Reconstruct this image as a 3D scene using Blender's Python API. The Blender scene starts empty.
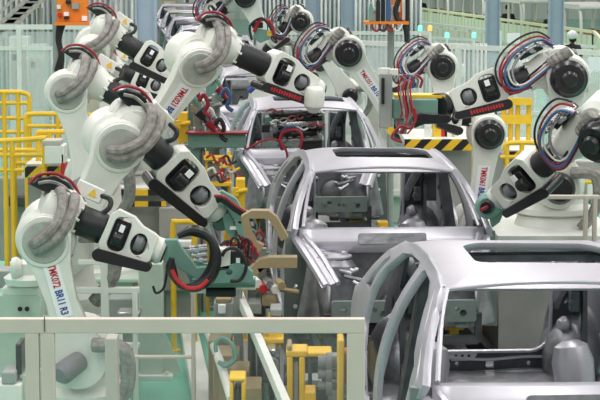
import bpy, bmesh, math, random
from mathutils import Vector, Matrix, geometry
random.seed(7)
sc = bpy.context.scene
COL = sc.collection
PI = math.pi
F = 2000.0; CH = 3.75; PITCH = math.atan(250.0/2000.0)
V = Vector
# ------------------------------------------------------------------ camera
cd = bpy.data.cameras.new('camera'); cam = bpy.data.objects.new('camera', cd); COL.objects.link(cam)
cd.sensor_width = 36; cd.lens = 36*F/600; cd.clip_end = 300; cd.clip_start = .1
cam.location = (0, 0, CH); cam.rotation_euler = (PI/2-PITCH, 0, 0)
sc.camera = cam
FW = V((0, math.cos(PITCH), -math.sin(PITCH))); UP = V((0, math.sin(PITCH), math.cos(PITCH)))
def P(px, py, D):
    r = FW+V((1, 0, 0))*((px-300)/F)+UP*((200-py)/F)
    return V((0, 0, CH))+r*(D/r.y)
def PG(px, py, z=0.0):
    r = FW+V((1, 0, 0))*((px-300)/F)+UP*((200-py)/F)
    return V((0, 0, CH))+r*((z-CH)/r.z)
# ------------------------------------------------------------------ materials
def lin(c): return tuple((x/255/12.92 if x/255 <= .04045 else ((x/255+.055)/1.055)**2.4) for x in c)
def mat(name, rgb, rough=.5, metal=0, bump=0, bscale=20, var=.06, vscale=6, emit=None, spec=.5, alpha=1):
    m = bpy.data.materials.new(name); m.use_nodes = True; nt = m.node_tree; b = nt.nodes['Principled BSDF']
    c = lin(rgb)
    tc = nt.nodes.new('ShaderNodeTexCoord')
    n = nt.nodes.new('ShaderNodeTexNoise'); n.inputs['Scale'].default_value = vscale; n.inputs['Detail'].default_value = 4
    nt.links.new(tc.outputs['Object'], n.inputs['Vector'])
    r = nt.nodes.new('ShaderNodeMapRange'); r.inputs['From Min'].default_value = .3; r.inputs['From Max'].default_value = .7
    r.inputs['To Min'].default_value = 1-var; r.inputs['To Max'].default_value = 1+var
    nt.links.new(n.outputs['Fac'], r.inputs['Value'])
    mx = nt.nodes.new('ShaderNodeVectorMath'); mx.operation = 'SCALE'; mx.inputs[0].default_value = c
    nt.links.new(r.outputs['Result'], mx.inputs['Scale']); nt.links.new(mx.outputs['Vector'], b.inputs['Base Color'])
    b.inputs['Roughness'].default_value = rough; b.inputs['Metallic'].default_value = metal
    b.inputs['Specular IOR Level'].default_value = spec
    b.inputs['Alpha'].default_value = alpha
    if bump:
        n2 = nt.nodes.new('ShaderNodeTexNoise'); n2.inputs['Scale'].default_value = bscale; n2.inputs['Detail'].default_value = 5
        nt.links.new(tc.outputs['Object'], n2.inputs['Vector'])
        bp = nt.nodes.new('ShaderNodeBump'); bp.inputs['Strength'].default_value = bump; bp.inputs['Distance'].default_value = .02
        nt.links.new(n2.outputs['Fac'], bp.inputs['Height']); nt.links.new(bp.outputs['Normal'], b.inputs['Normal'])
    if emit:
        b.inputs['Emission Color'].default_value = (*lin(rgb), 1); b.inputs['Emission Strength'].default_value = emit
    return m
def stripes(name, c1, c2, period, axis=(1, 0, 1), duty=.5, rough=.5, alpha=None):
    m = bpy.data.materials.new(name); m.use_nodes = True; nt = m.node_tree; b = nt.nodes['Principled BSDF']
    tc = nt.nodes.new('ShaderNodeTexCoord'); d = nt.nodes.new('ShaderNodeVectorMath'); d.operation = 'DOT_PRODUCT'
    d.inputs[1].default_value = axis; nt.links.new(tc.outputs['Object'], d.inputs[0])
    k = nt.nodes.new('ShaderNodeMath'); k.operation = 'DIVIDE'; k.inputs[1].default_value = period; nt.links.new(d.outputs['Value'], k.inputs[0])
    fr = nt.nodes.new('ShaderNodeMath'); fr.operation = 'FRACT'; nt.links.new(k.outputs[0], fr.inputs[0])
    gt = nt.nodes.new('ShaderNodeMath'); gt.operation = 'GREATER_THAN'; gt.inputs[1].default_value = duty; nt.links.new(fr.outputs[0], gt.inputs[0])
    mx = nt.nodes.new('ShaderNodeMix'); mx.data_type = 'RGBA'; mx.inputs['A'].default_value = (*lin(c1), 1); mx.inputs['B'].default_value = (*lin(c2), 1)
    nt.links.new(gt.outputs[0], mx.inputs['Factor']); nt.links.new(mx.outputs['Result'], b.inputs['Base Color'])
    b.inputs['Roughness'].default_value = rough
    return m
def pane(name, rgb, keep=.1, rough=.1):
    m = bpy.data.materials.new(name); m.use_nodes = True; nt = m.node_tree; b = nt.nodes['Principled BSDF']
    b.inputs['Base Color'].default_value = (*lin(rgb), 1); b.inputs['Roughness'].default_value = rough
    b.inputs['Specular IOR Level'].default_value = .3
    t = nt.nodes.new('ShaderNodeBsdfTransparent'); mx = nt.nodes.new('ShaderNodeMixShader'); mx.inputs[0].default_value = keep
    tc = nt.nodes.new('ShaderNodeTexCoord'); n = nt.nodes.new('ShaderNodeTexNoise'); n.inputs['Scale'].default_value = 1.5
    mp = nt.nodes.new('ShaderNodeMapping'); mp.inputs['Scale'].default_value = (3, 3, .6)
    nt.links.new(tc.outputs['Object'], mp.inputs[0]); nt.links.new(mp.outputs[0], n.inputs['Vector'])
    r = nt.nodes.new('ShaderNodeMapRange'); r.inputs['From Min'].default_value = .3; r.inputs['From Max'].default_value = .7
    r.inputs['To Min'].default_value = keep*.6; r.inputs['To Max'].default_value = keep*1.4
    nt.links.new(n.outputs['Fac'], r.inputs['Value']); nt.links.new(r.outputs['Result'], mx.inputs[0])
    nt.links.new(t.outputs[0], mx.inputs[1]); nt.links.new(b.outputs[0], mx.inputs[2])
    nt.links.new(mx.outputs[0], nt.nodes['Material Output'].inputs['Surface'])
    return m
M = dict(
 white=mat('robot_white_paint', (222, 224, 216), .42, bump=.02),
 black=mat('black_rubber', (30, 32, 33), .45, var=.2),
 blackg=mat('black_gloss', (24, 25, 27), .3),
 disk=mat('grey_joint_plate', (172, 174, 166), .5, var=.12, vscale=14),
 wrap=mat('grey_wrapped_hose', (138, 135, 130), .55, bump=1, bscale=22, var=.35, vscale=16),
 red=mat('red_hose', (150, 30, 46), .4), blue=mat('blue_hose', (60, 96, 142), .4),
 silver=mat('galvanised_steel', (190, 189, 197), .36, .55, bump=.04, bscale=3, var=.05),
 roof=mat('pressed_roof_steel', (190, 188, 195), .40, .45, var=.03),
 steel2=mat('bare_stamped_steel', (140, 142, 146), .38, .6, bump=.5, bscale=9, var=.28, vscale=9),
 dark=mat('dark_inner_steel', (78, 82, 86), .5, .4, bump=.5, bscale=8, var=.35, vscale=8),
 beam=mat('greygreen_coated_steel', (120, 134, 130), .5, .3, var=.12),
 teal=mat('teal_tool_paint', (112, 152, 140), .45, var=.08),
 yellow=mat('safety_yellow_paint', (232, 190, 44), .45, var=.08),
 orange=mat('orange_panel_paint', (232, 132, 38), .5, var=.05),
 beige=mat('beige_tool_paint', (156, 140, 106), .5, var=.06),
 cream=mat('cream_fence_paint', (205, 196, 184), .5, var=.04),
 creamd=mat('grey_fence_paint', (184, 180, 170), .5, var=.04),
 whitef=mat('white_frame_paint', (222, 226, 218), .5, var=.05),
 paleg=mat('pale_green_paint', (186, 204, 190), .5, var=.06),
 col=mat('blue_grey_column_paint', (168, 184, 200), .5, var=.05),
 chrome=mat('bright_metal', (190, 192, 196), .25, .8),
 greybox=mat('grey_cabinet_paint', (150, 156, 152), .5, var=.1),
 floor=mat('green_epoxy_floor', (116, 192, 168), .22, var=.1, vscale=.6, bump=.02, bscale=2),
 floorg=mat('grey_floor_plate', (158, 158, 154), .3, var=.15, vscale=3),
 wall=stripes('corrugated_wall', (226, 230, 222), (206, 212, 200), .9, (1, 0, 0), .7, .6),
 strip=stripes('strip_curtain_pvc', (228, 234, 230), (196, 206, 204), .42, (1, 0, 0), .6, .3),
 hazd=stripes('hazard_diagonal', (236, 190, 40), (26, 26, 26), .21, (1, 0, -1), .5),
 hazv=stripes('hazard_vertical', (236, 190, 40), (26, 26, 26), .26, (1, 0, 0), .5),
 pane=pane('clear_acrylic', (205, 208, 205), .07), haze=pane('milky_acrylic', (226, 232, 230), .30, .3),
 lime=mat('pale_lime_rail_paint', (226, 234, 196), .5), brown=mat('tan_bench', (156, 128, 92), .6, var=.2),
 cloth=mat('dark_cloth', (38, 38, 46), .8), skin=mat('skin', (206, 160, 130), .6), hair=mat('hair', (24, 20, 18), .7),
 grey=mat('mid_grey_plastic', (120, 122, 126), .5), paper=mat('white_sign', (240, 242, 244), .5, var=.02),
 inkb=mat('blue_ink', (44, 66, 150), .6), inkr=mat('red_ink', (190, 36, 44), .6), inkk=mat('dark_ink', (40, 44, 60), .6),
 infill=stripes('railing_infill', (222, 230, 206), (198, 210, 182), .5, (0, 1, 0), .7, .5), jeans=mat('grey_trousers', (90, 94, 104), .8),
)
# ------------------------------------------------------------------ mesh builder
def frame(X, Nn):
    X = X.normalized(); N = (Nn-X*X.dot(Nn)).normalized(); Y = N.cross(X)
    return X, Y, N
def mtx(o, X, Y, Z): 
    m = Matrix((X, Y, Z)).transposed().to_4x4(); m.translation = o; return m
def smooth_path(pts, n=6, closed=False):
    pts = [V(p) for p in pts]; out = []; L = len(pts)
    rng = range(L if closed else L-1)
    for i in rng:
        g = (lambda j: pts[j % L]) if closed else (lambda j: pts[max(0, min(L-1, j))])
        p0, p1, p2, p3 = g(i-1), g(i), g(i+1), g(i+2)
        for k in range(n):
            t = k/n
            out.append(.5*((2*p1)+(p2-p0)*t+(2*p0-5*p1+4*p2-p3)*t*t+(3*p1-p0-3*p2+p3)*t**3))
    if not closed: out.append(pts[-1])
    return out
def rrect(x0, y0, x1, y1, r, n=4):
    o = []
    for cx, cy, a in ((x1-r, y1-r, 0), (x0+r, y1-r, 90), (x0+r, y0+r, 180), (x1-r, y0+r, 270)):
        for k in range(n+1):
            t = math.radians(a+90*k/n); o.append((cx+r*math.cos(t), cy+r*math.sin(t)))
    return o
def circ(cx, cy, r, n=12, ry=None): return [(cx+r*math.cos(2*PI*k/n), cy+(ry or r)*math.sin(2*PI*k/n)) for k in range(n)]
OFF = {}
class MB:
    def __init__(s): s.v = []; s.f = []
    def add(s, vs, fs, m=None):
        b = len(s.v); s.v += [(m @ V(p)) if m is not None else V(p) for p in vs]; s.f += [tuple(b+i for i in f) for f in fs]; return s
    def box(s, c, d, m=None):
        x, y, z = c; a, b, h = d[0]/2, d[1]/2, d[2]/2
        vs = [(x+i*a, y+j*b, z+k*h) for i in (-1, 1) for j in (-1, 1) for k in (-1, 1)]
        return s.add(vs, [(0, 1, 3, 2), (4, 6, 7, 5), (0, 4, 5, 1), (2, 3, 7, 6), (0, 2, 6, 4), (1, 5, 7, 3)], m)
    def beam(s, p, q, w, h, up=(0, 0, 1)):
        p, q = V(p), V(q); X = (q-p).normalized(); u = V(up); Z = (u-X*X.dot(u))
        if Z.length < 1e-4: Z = V((0, 1, 0))-X*X.y
        Z.normalize(); Y = Z.cross(X)
        return s.box((0, 0, 0), ((q-p).length, w, h), mtx((p+q)/2, X, Y, Z))
    def cyl(s, p, q, r, r2=None, n=18): return s.lathe([(r, 0), (r if r2 is None else r2, 1)], p, q, n)
    def lathe(s, prof, p, q, n=20):
        p, q = V(p), V(q); a = q-p; Z = a.normalized(); t = V((1, 0, 0)) if abs(Z.x) < .8 else V((0, 0, 1))
        X = (t-Z*Z.dot(t)).normalized(); Y = Z.cross(X); vs = []; fs = []
        for r, h in prof:
            for k in range(n):
                an = 2*PI*k/n; vs.append(p+a*h+(X*math.cos(an)+Y*math.sin(an))*r)
        for i in range(len(prof)-1):
            for k in range(n): fs.append((i*n+k, i*n+(k+1) % n, (i+1)*n+(k+1) % n, (i+1)*n+k))
        fs.append(tuple(range(n-1, -1, -1))); fs.append(tuple((len(prof)-1)*n+k for k in range(n)))
        return s.add(vs, fs)
    def tube(s, pts, r, n=8, sm=5, closed=False):
        pts = smooth_path(pts, sm, closed) if sm else [V(p) for p in pts]
        L = len(pts); vs = []; fs = []; pu = None
        for i, p in enumerate(pts):
            d = (pts[(i+1) % L]-pts[i-1]) if closed else (pts[min(i+1, L-1)]-pts[max(i-1, 0)])
            if d.length < 1e-6: d = V((0, 0, 1))
            d.normalize()
            u = (pu if pu is not None else (V((0, 0, 1)) if abs(d.z) < .9 else V((1, 0, 0)))); u = (u-d*d.dot(u)).normalized(); w = d.cross(u); pu = u
            for k in range(n): a = 2*PI*k/n; vs.append(p+(u*math.cos(a)+w*math.sin(a))*r)
        for i in range(L if closed else L-1):
            for k in range(n):
                j = (i+1) % L; fs.append((i*n+k, i*n+(k+1) % n, j*n+(k+1) % n, j*n+k))
        if not closed: fs.append(tuple(range(n-1, -1, -1))); fs.append(tuple((L-1)*n+k for k in range(n)))
        return s.add(vs, fs)
    def prism(s, outer, holes, m, t0, t1):
        loops = [outer]+list(holes); tri = geometry.tessellate_polygon([[V((x, y, 0)) for x, y in l] for l in loops])
        flat = [p for l in loops for p in l]; n = len(flat)
        vs = [(x, y, t1) for x, y in flat]+[(x, y, t0) for x, y in flat]; fs = []
        for a, b, c in tri:
            A, B, C = flat[a], flat[b], flat[c]
            if (B[0]-A[0])*(C[1]-A[1])-(B[1]-A[1])*(C[0]-A[0]) < 0: b, c = c, b
            fs.append((a, b, c)); fs.append((n+a, n+c, n+b))
        o = 0
        for l in loops:
            for k in range(len(l)): a, b = o+k, o+(k+1) % len(l); fs.append((a, b, n+b, n+a))
            o += len(l)
        return s.add(vs, fs, m)
    def sphere(s, c, r, n=14, sc=(1, 1, 1)):
        vs = []; fs = []; h = n//2
        for i in range(h+1):
            for k in range(n):
                t = PI*(i+.001)/(h+.002); a = 2*PI*k/n
                vs.append((c[0]+r*sc[0]*math.sin(t)*math.cos(a), c[1]+r*sc[1]*math.sin(t)*math.sin(a), c[2]+r*sc[2]*math.cos(t)))
        for i in range(h):
            for k in range(n): fs.append((i*n+k, (i+1)*n+k, (i+1)*n+(k+1) % n, i*n+(k+1) % n))
        return s.add(vs, fs)
    def build(s, name, m, parent=None, bevel=0, ang=35, solid=0, label=None, seg=2):
        off = OFF.get(parent.name, V((0, 0, 0))) if parent else V((0, 0, 0))
        loc = V((0, 0, 0))
        me = bpy.data.meshes.new(name)
        if not parent:
            xs = [p.x for p in s.v]; ys = [p.y for p in s.v]; zs = [p.z for p in s.v]
            loc = V(((min(xs)+max(xs))/2, (min(ys)+max(ys))/2, min(zs))); off = loc
        me.from_pydata([tuple(p-off) for p in s.v], [], s.f); me.update()
        bm = bmesh.new(); bm.from_mesh(me); bmesh.ops.recalc_face_normals(bm, faces=bm.faces); bm.to_mesh(me); bm.free()
        me.polygons.foreach_set('use_smooth', [True]*len(me.polygons)); me.set_sharp_from_angle(angle=math.radians(ang))
        me.materials.append(M[m] if isinstance(m, str) else m)
        o = bpy.data.objects.new(name, me); COL.objects.link(o)
        if parent: o.parent = parent; OFF[o.name] = off
        else: o.location = loc
        if solid: d = o.modifiers.new('solid', 'SOLIDIFY'); d.thickness = solid; d.offset = 0
        if bevel:
            d = o.modifiers.new('bevel', 'BEVEL'); d.width = bevel; d.segments = seg; d.limit_method = 'ANGLE'; d.angle_limit = math.radians(40)
            d.harden_normals = False
        if label: o['label'] = label
        return o
def thing(name, label, cat, loc=(0, 0, 0), group=None, rz=0):
    o = bpy.data.objects.new(name, None); COL.objects.link(o); o.location = loc; o.rotation_euler.z = rz; o.empty_display_size = .1
    o['label'] = label; o['category'] = cat
    if group: o['group'] = group
    OFF[o.name] = V(loc) if not rz else V((0, 0, 0))
    return o
def tag(o, label, cat, group=None, kind=None):
    o['label'] = label; o['category'] = cat
    if group: o['group'] = group
    if kind: o['kind'] = kind
    return o
def struct(o): o['kind'] = 'structure'; return o
def copy_tree(o, parent=None, label=None):
    c = o.copy(); COL.objects.link(c)
    if parent: c.parent = parent
    for ch in o.children: copy_tree(ch, c)
    return c
def text(body, size, m, parent, mat4, name='lettering', ext=.002, align='CENTER', fit=None):
    cu = bpy.data.curves.new('t', 'FONT'); cu.body = body; cu.size = size; cu.align_x = align; cu.align_y = 'CENTER'; cu.extrude = ext; cu.resolution_u = 2
    cu.offset = size*.02
    to = bpy.data.objects.new('t', cu); COL.objects.link(to)
    dg = bpy.context.evaluated_depsgraph_get(); me = bpy.data.meshes.new_from_object(to.evaluated_get(dg))
    bpy.data.objects.remove(to)
    if fit:
        xs = [v.co.x for v in me.vertices]; me.transform(Matrix.Scale(fit/(max(xs)-min(xs)), 4, (1, 0, 0)))
    off = OFF.get(parent.name, V((0, 0, 0)))
    me.transform(mat4); me.transform(Matrix.Translation(-off)); me.materials.clear(); me.materials.append(M[m])
    o = bpy.data.objects.new(name, me); COL.objects.link(o); o.parent = parent; return o

# ------------------------------------------------------------------ setting
LS = -.095   # line slope dx/dy of the body line
b = MB(); b.add([(-24, 2, 0), (30, 2, 0), (44, 112, 0), (-34, 112, 0), (-24, 2, -.2), (30, 2, -.2), (44, 112, -.2), (-34, 112, -.2)],
 [(0, 1, 2, 3), (7, 6, 5, 4), (0, 4, 5, 1), (1, 5, 6, 2), (2, 6, 7, 3), (3, 7, 4, 0)])
struct(b.build('floor', 'floor'))
b = MB(); b.box((3, 110, 4.5), (80, .4, 9)); struct(b.build('wall_back', 'wall'))
def lx(y, o=0): return 1.43+LS*(y-11.15)+o
# kerb strip / cable duct and conveyor bed
b = MB(); b.beam((lx(12)-1.75, 12, .05), (lx(34)-1.75, 34, .05), .17, .1)
tag(b.build('cable_duct', 'whitef', bevel=.01), 'pale grey straight cable duct running along the floor beside the green walkway', 'cable duct')
b = MB(); b.beam((lx(8.5)+.0, 8.5, .02), (lx(80)+.0, 80, .02), 2.6, .03); 
struct(b.build('trim_1', 'floorg'))

# ------------------------------------------------------------------ car body
def side_x(y, z):
    if z < 1.40: x = .90-.05*((z-1.0)/.4)**2
    else: 
        t = (z-1.40)/.47; x = .85-.235*t-.03*math.sin(PI*min(1, t))*-1
    x -= .05*max(0, (-y))**1.5
    x -= .028*max(0, y-1.9)**2
    return x
def side_mesh(sgn):
    outer = [(-.62, .62), (-.60, 1.05), (-.66, 1.36), (-.72, 1.46), (-.45, 1.63), (-.2, 1.775), (-.02, 1.862), (.3, 1.90), (.8, 1.92), (1.3, 1.91), (1.75, 1.865), (2.1, 1.75), (2.5, 1.55), (2.8, 1.42), (3.15, 1.34), (3.28, 1.24), (3.32, 1.05), (3.28, .8), (3.05, .70)]
    for k in range(9): a = math.radians(-5+190*k/8); outer.append((2.55+.37*math.cos(a), .74+.37*math.sin(a)))
    outer += [(2.1, .62)]
    fd = [(-.34, .76), (-.38, 1.1), (-.42, 1.38), (-.38, 1.47), (-.12, 1.66), (.10, 1.78), (.32, 1.835), (.62, 1.85), (.70, 1.83), (.74, 1.5), (.80, 1.2), (.80, .80), (.74, .74), (-.34, .74)]
    rd = [(.98, .80), (.96, 1.2), (.90, 1.5), (.86, 1.83), (.92, 1.855), (1.3, 1.845), (1.58, 1.81), (1.86, 1.66), (1.98, 1.5), (1.98, 1.30), (1.86, 1.12), (1.80, .9), (1.72, .74), (1.04, .74)]
    qw = [(1.86, 1.73), (2.04, 1.60), (2.08, 1.50), (2.36, 1.49), (2.22, 1.58), (2.02, 1.70), (1.90, 1.745)]
    loops = [outer, fd, rd, qw]
    tri = geometry.tessellate_polygon([[V((x, y, 0)) for x, y in l] for l in loops]); flat = [p for l in loops for p in l]
    bm = bmesh.new(); vs = [bm.verts.new((0, y, z)) for y, z in flat]
    for t in tri:
        try: bm.faces.new([vs[i] for i in t])
        except ValueError: pass
    for z in [.7+.07*i for i in range(18)]:
        bmesh.ops.bisect_plane(bm, geom=bm.verts[:]+bm.edges[:]+bm.faces[:], plane_co=(0, 0, z), plane_no=(0, 0, 1))
    for y in [-.6+.2*i for i in range(20)]:
        bmesh.ops.bisect_plane(bm, geom=bm.verts[:]+bm.edges[:]+bm.faces[:], plane_co=(0, y, 0), plane_no=(0, 1, 0))
    for v in bm.verts: v.co.x = sgn*side_x(v.co.y, v.co.z)
    bm.verts.index_update(); m = MB(); bm.verts.ensure_lookup_table()
    m.add([v.co.copy() for v in bm.verts], [tuple(x.index for x in f.verts) for f in bm.faces]); bm.free()
    return m
def roof_z(x, y): return 1.958-.055*abs(x/.62)**2.4-.062*((y-.9)/.95)**2
def make_car():
    t = thing('unpainted_car', '', 'car', (0, 0, 0))
    # roof panel as rings between sunroof opening and outline
    hole = rrect(-.37, .42, .50, 1.13, .13, 8); N = len(hole)
    def outp(a):
        # outline point in direction a, superellipse-like rectangle (-.62..+.62, 0..1.9)
        c, s = math.cos(a), math.sin(a); hx, y0, y1 = .615, 0.0, 1.88
        cy = .78; best = 1e9; cx = .05
        if abs(c) > 1e-6: best = min(best, (hx-cx if c > 0 else hx+cx)/abs(c))
        if s > 1e-6: best = min(best, (y1-cy)/s)
        if s < -1e-6: best = min(best, (y0-cy)/s)
        return (cx+c*best, cy+s*best)
    out = [outp(math.atan2(p[1]-.78, p[0]-.05)) for p in hole]
    # insert true corners by snapping nearest
    for cx, cy in ((-.615, 0), (.615, 0), (.615, 1.88), (-.615, 1.88)):
        i = min(range(N), key=lambda k: (out[k][0]-cx)**2+(out[k][1]-cy)**2); out[i] = (cx, cy)
    R = 7; vs = []; fs = []
    hz = 0
    for i, p in enumerate(hole): vs.append((p[0], p[1], roof_z(*p)-.035))
    for r in range(R):
        f = r/(R-1)
        for i in range(N):
            x = hole[i][0]+(out[i][0]-hole[i][0])*f; y = hole[i][1]+(out[i][1]-hole[i][1])*f; vs.append((x, y, roof_z(x, y)))
    for i, p in enumerate(out): vs.append((p[0]*.985, min(max(p[1], .012), 1.87), roof_z(*p)-.012))
    for r in range(R+1):
        for i in range(N): fs.append((r*N+i, r*N+(i+1) % N, (r+1)*N+(i+1) % N, (r+1)*N+i))
    b = MB(); b.add(vs, fs); b.build('roof_panel', 'roof', t, solid=.006)
    b = MB()   # sunroof inner frame (below)
    b.prism(rrect(-.54, .34, .58, 1.3, .1), [rrect(-.40, .40, .52, 1.16, .1)], mtx(V((0, 0, 1.845)), V((1, 0, 0)), V((0, 1, 0)), V((0, 0, 1))), -.02, .02)
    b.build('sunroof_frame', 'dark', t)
    for s, nm in ((-1, 'left'), (1, 'right')):
        o = side_mesh(s).build('body_side', 'silver', t, solid=.045, ang=28, bevel=.012)
        # roof gutter
        g = MB(); g.tube([(s*.618, y, 1.866+.02*math.sin(PI*y/1.9)-.02*max(0, y-1.1)) for y in (0, .4, .8, 1.2, 1.5)], .009, 6); g.build('roof_gutter', 'silver', o)
        # door hem flanges
        g = MB(); g.tube([(s*(side_x(y, z)+.018), y, z) for y, z in ((-.47, .8), (-.53, 1.2), (-.57, 1.40), (-.50, 1.52), (-.2, 1.715), (.05, 1.835))], .01, 6); g.build('pillar_flange', 'silver', o)
        # inner B pillar and inner C panel
        g = MB(); g.beam((s*.78, .86, .72), (s*.60, .80, 1.84), .09, .16, (0, 1, 0))
        for k in range(5): g.cyl((s*(.76-.03*k)-s*.05, .85-.01*k, .9+.18*k), (s*(.76-.03*k)-s*.065, .85-.01*k, .9+.18*k), .022, n=10)
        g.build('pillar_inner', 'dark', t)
        g = MB()   # rear wheelhouse + quarter inner
        g.sphere((s*.60, 2.45, .95), .40, 18, (.55, 1, .8))
        g.build('wheelhouse', 'steel2', t)
        g = MB(); m = mtx(V((s*.62, 0, 0)), V((0, 1, 0)), V((0, 0, 1)), V((1, 0, 0)))
        g.prism([(1.72, .75), (2.05, 1.0), (2.1, 1.5), (1.75, 1.80), (2.1, 1.72), (2.75, 1.45), (3.1, 1.2), (3.1, .7)], [circ(2.25, 1.25, .09), circ(2.5, 1.32, .06), rrect(2.62, 1.0, 2.8, 1.2, .04)], m, -.015, .015)
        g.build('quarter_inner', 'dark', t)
        g = MB(); g.tube([(s*.60, 2.0, 1.70), (s*.50, 2.3, 1.45), (s*.47, 2.55, 1.15), (s*.5, 2.7, .9)], .05, 8); g.build('seat_back_gusset', 'steel2', t)
        for i in range(7):   # brackets and reinforcements on the inner quarter
            g = MB(); yy = 2.0+.13*i; zz = .95+.09*((i*5) % 7); xx = s*(.57-.02*(i % 3))
            if i % 2: g.box((xx, yy, zz), (.06, .10, .14)); g.cyl((xx-s*.03, yy-.05, zz), (xx-s*.03, yy-.09, zz), .022, n=8)
            else: g.lathe([(.05, 0), (.06, .3), (.035, 1)], (xx, yy, zz), (xx-s*.06, yy-.03, zz), 12)
            g.build('bracket', ('steel2', 'dark', 'silver')[i % 3], t, bevel=.008)
        g = MB(); g.lathe([(.13, 0), (.14, .6), (.11, .9), (.05, 1)], (s*.50, 1.75, .86), (s*.46, 1.78, 1.20), 18); g.build('damper_dome', 'silver', t)
        # engine bay
        g = MB(); g.tube([(s*.80, -.62, 1.37), (s*.77, -.85, 1.34), (s*.70, -1.15, 1.25), (s*.60, -1.5, 1.10)], .038, 8)
        g.tube([(s*.74, -.62, 1.42), (s*.70, -.85, 1.385), (s*.61, -1.15, 1.29), (s*.51, -1.5, 1.13)], .022, 6)
        g.add([(s*.80, -.62, 1.40), (s*.74, -.62, 1.43), (s*.66, -1.0, 1.34), (s*.52, -1.5, 1.14), (s*.64, -1.52, 1.10), (s*.76, -1.0, 1.30)], [(0, 1, 2, 5), (5, 2, 3, 4)])
        g.build('apron_rail', 'silver', t)
        for i in range(9):   # small stamped reinforcements round the cowl corner
            g = MB(); fx = .74-.045*i+.02*(i % 2); yy = -.66-.09*i; zz = 1.40-.035*i; a_ = V((s*fx, yy, zz)); b_ = a_+V((-s*.10*(1+i % 2), -.05, -.02-.02*(i % 3)))
            g.beam(a_, b_, .07, .025, (0, .3*(i % 3), 1)); g.cyl(b_+V((0, 0, .01)), b_+V((0, -.01, .035)), .02, n=8)
            g.build('stamped_bracket', ('silver', 'steel2', 'silver')[i % 3], t, bevel=.006)
        g = MB(); g.lathe([(.26, 0), (.22, .55), (.20, .9), (.15, 1)], (s*.56, -1.05, .72), (s*.52, -1.03, 1.27), 20)
        o2 = g.build('strut_tower', 'steel2', t, bevel=.01)
        g = MB(); g.lathe([(.16, 0), (.16, .5), (.09, .6), (.05, 1)], (s*.52, -1.03, 1.272), (s*.52, -1.03, 1.30), 18)
        for k in range(3): a = 2*PI*k/3; g.cyl((s*.52+.11*math.cos(a), -1.03+.11*math.sin(a), 1.285), (s*.52+.11*math.cos(a), -1.03+.11*math.sin(a), 1.31), .014, n=8)
        g.build('tower_cap', 'silver', o2)
        g = MB(); g.add([(s*.66, -.66, .75), (s*.60, -1.55, .78), (s*.58, -1.55, 1.10), (s*.68, -1.15, 1.25), (s*.74, -.66, 1.36)], [(0, 1, 2, 3, 4)])
        g.build('apron_panel', 'steel2', t, solid=.02)
        g = MB(); g.beam((s*.46, -.7, .76), (s*.46, -1.62, .86), .11, .15); g.build('front_rail', 'beam', t, bevel=.01)
        g = MB(); m = mtx(V((0, -.64, 0)), V((1, 0, 0)), V((0, 0, 1)), V((0, -1, 0)))
        xs = [s*.70, s*.90]; x0, x1 = min(xs), max(xs)
        g.prism([(x0, .62), (x1, .62), (x1-.02*(s > 0), 1.05), (x1-(.03 if s > 0 else 0), 1.42), (x0+.02, 1.44)], [circ((x0+x1)/2, .8+.17*k, .022, 8) for k in range(4)], m, -.03, .03)
        g.build('hinge_pillar', 'beam', t)
        # windscreen side flange
        g = MB(); g.tube([(s*.735, -.66, 1.465), (s*.70, -.45, 1.60), (s*.655, -.2, 1.74), (s*.60, .0, 1.852)], .016, 6); g.build('windscreen_flange', 'silver', t)
    # header + cowl
    b = MB(); b.tube([(-.6, .0, 1.850), (-.3, -.015, 1.882), (0, -.02, 1.892), (.3, -.015, 1.882), (.6, .0, 1.850)], .011, 6); b.build('windscreen_header', 'silver', t)
    b = MB(); n = 14; vs = []; fs = []
    prof = [(-.52, 1.36), (-.60, 1.43), (-.66, 1.452), (-.72, 1.445), (-.76, 1.39), (-.80, 1.37), (-.88, 1.37), (-.90, 1.28)]
    for i in range(n+1):
        x = -.77+1.54*i/n; bow = .10*(1-(x/.77)**2)
        for y, z in prof: vs.append((x, y-bow+.04, z+.015*(1-(x/.77)**2)))
    for i in range(n):
        for k in range(len(prof)-1): a = i*len(prof)+k; fs.append((a, a+len(prof), a+len(prof)+1, a+1))
    b.add(vs, fs); c = b.build('cowl_panel', 'silver', t, solid=.008)
    b = MB(); b.prism(rrect(-.30, -.045, .26, .045, .02), [], mtx(V((0, -.915, 1.40)), V((1, 0, 0)), V((0, .25, .97)), V((0, -.97, .25))), -.02, .03); b.build('cowl_recess', 'steel2', c, bevel=.008)
    b = MB(); m = mtx(V((0, -.80, 0)), V((1, 0, 0)), V((0, 0, 1)), V((0, -1, 0)))
    b.prism([(-.70, .70), (.70, .70), (.72, 1.30), (-.72, 1.30)], [circ(-.25, 1.0, .05), circ(.05, 1.12, .035), circ(.36, 1.05, .07), rrect(-.1, .8, .1, .9, .03), circ(-.45, 1.16, .03), circ(-.38, 1.16, .03)], m, -.01, .01)
    for x, z, r in ((-.4, .95, .13), (.25, .98, .16), (0, .85, .12), (.52, 1.1, .1)): b.lathe([(r, 0), (r*.8, .8), (r*.6, 1)], (x, -.8, z), (x, -.87, z), 16)
    b.build('firewall', 'steel2', t)
    # bumper beam and radiator support
    b = MB(); m = mtx(V((0, -1.64, .93)), V((1, 0, 0)), V((0, 0, 1)), V((0, -1, 0)))
    hs = [circ(-.48+.08*i+.015*math.sin(i*3), .02*math.cos(i*2.3), .018 if i % 4 else .028, 10) for i in range(13)]
    b.prism(rrect(-.57, -.085, .57, .085, .02), hs, m, -.03, .03)
    for i in (1, 2, 5, 7, 10): b.cyl((-.48+.08*i, -1.66, .95), (-.48+.08*i, -1.70, .95), .016, n=8)
    b.build('bumper_beam', 'beam', t)
    b = MB(); b.beam((-.6, -1.55, .68), (.6, -1.55, .68), .06, .07)
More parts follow.
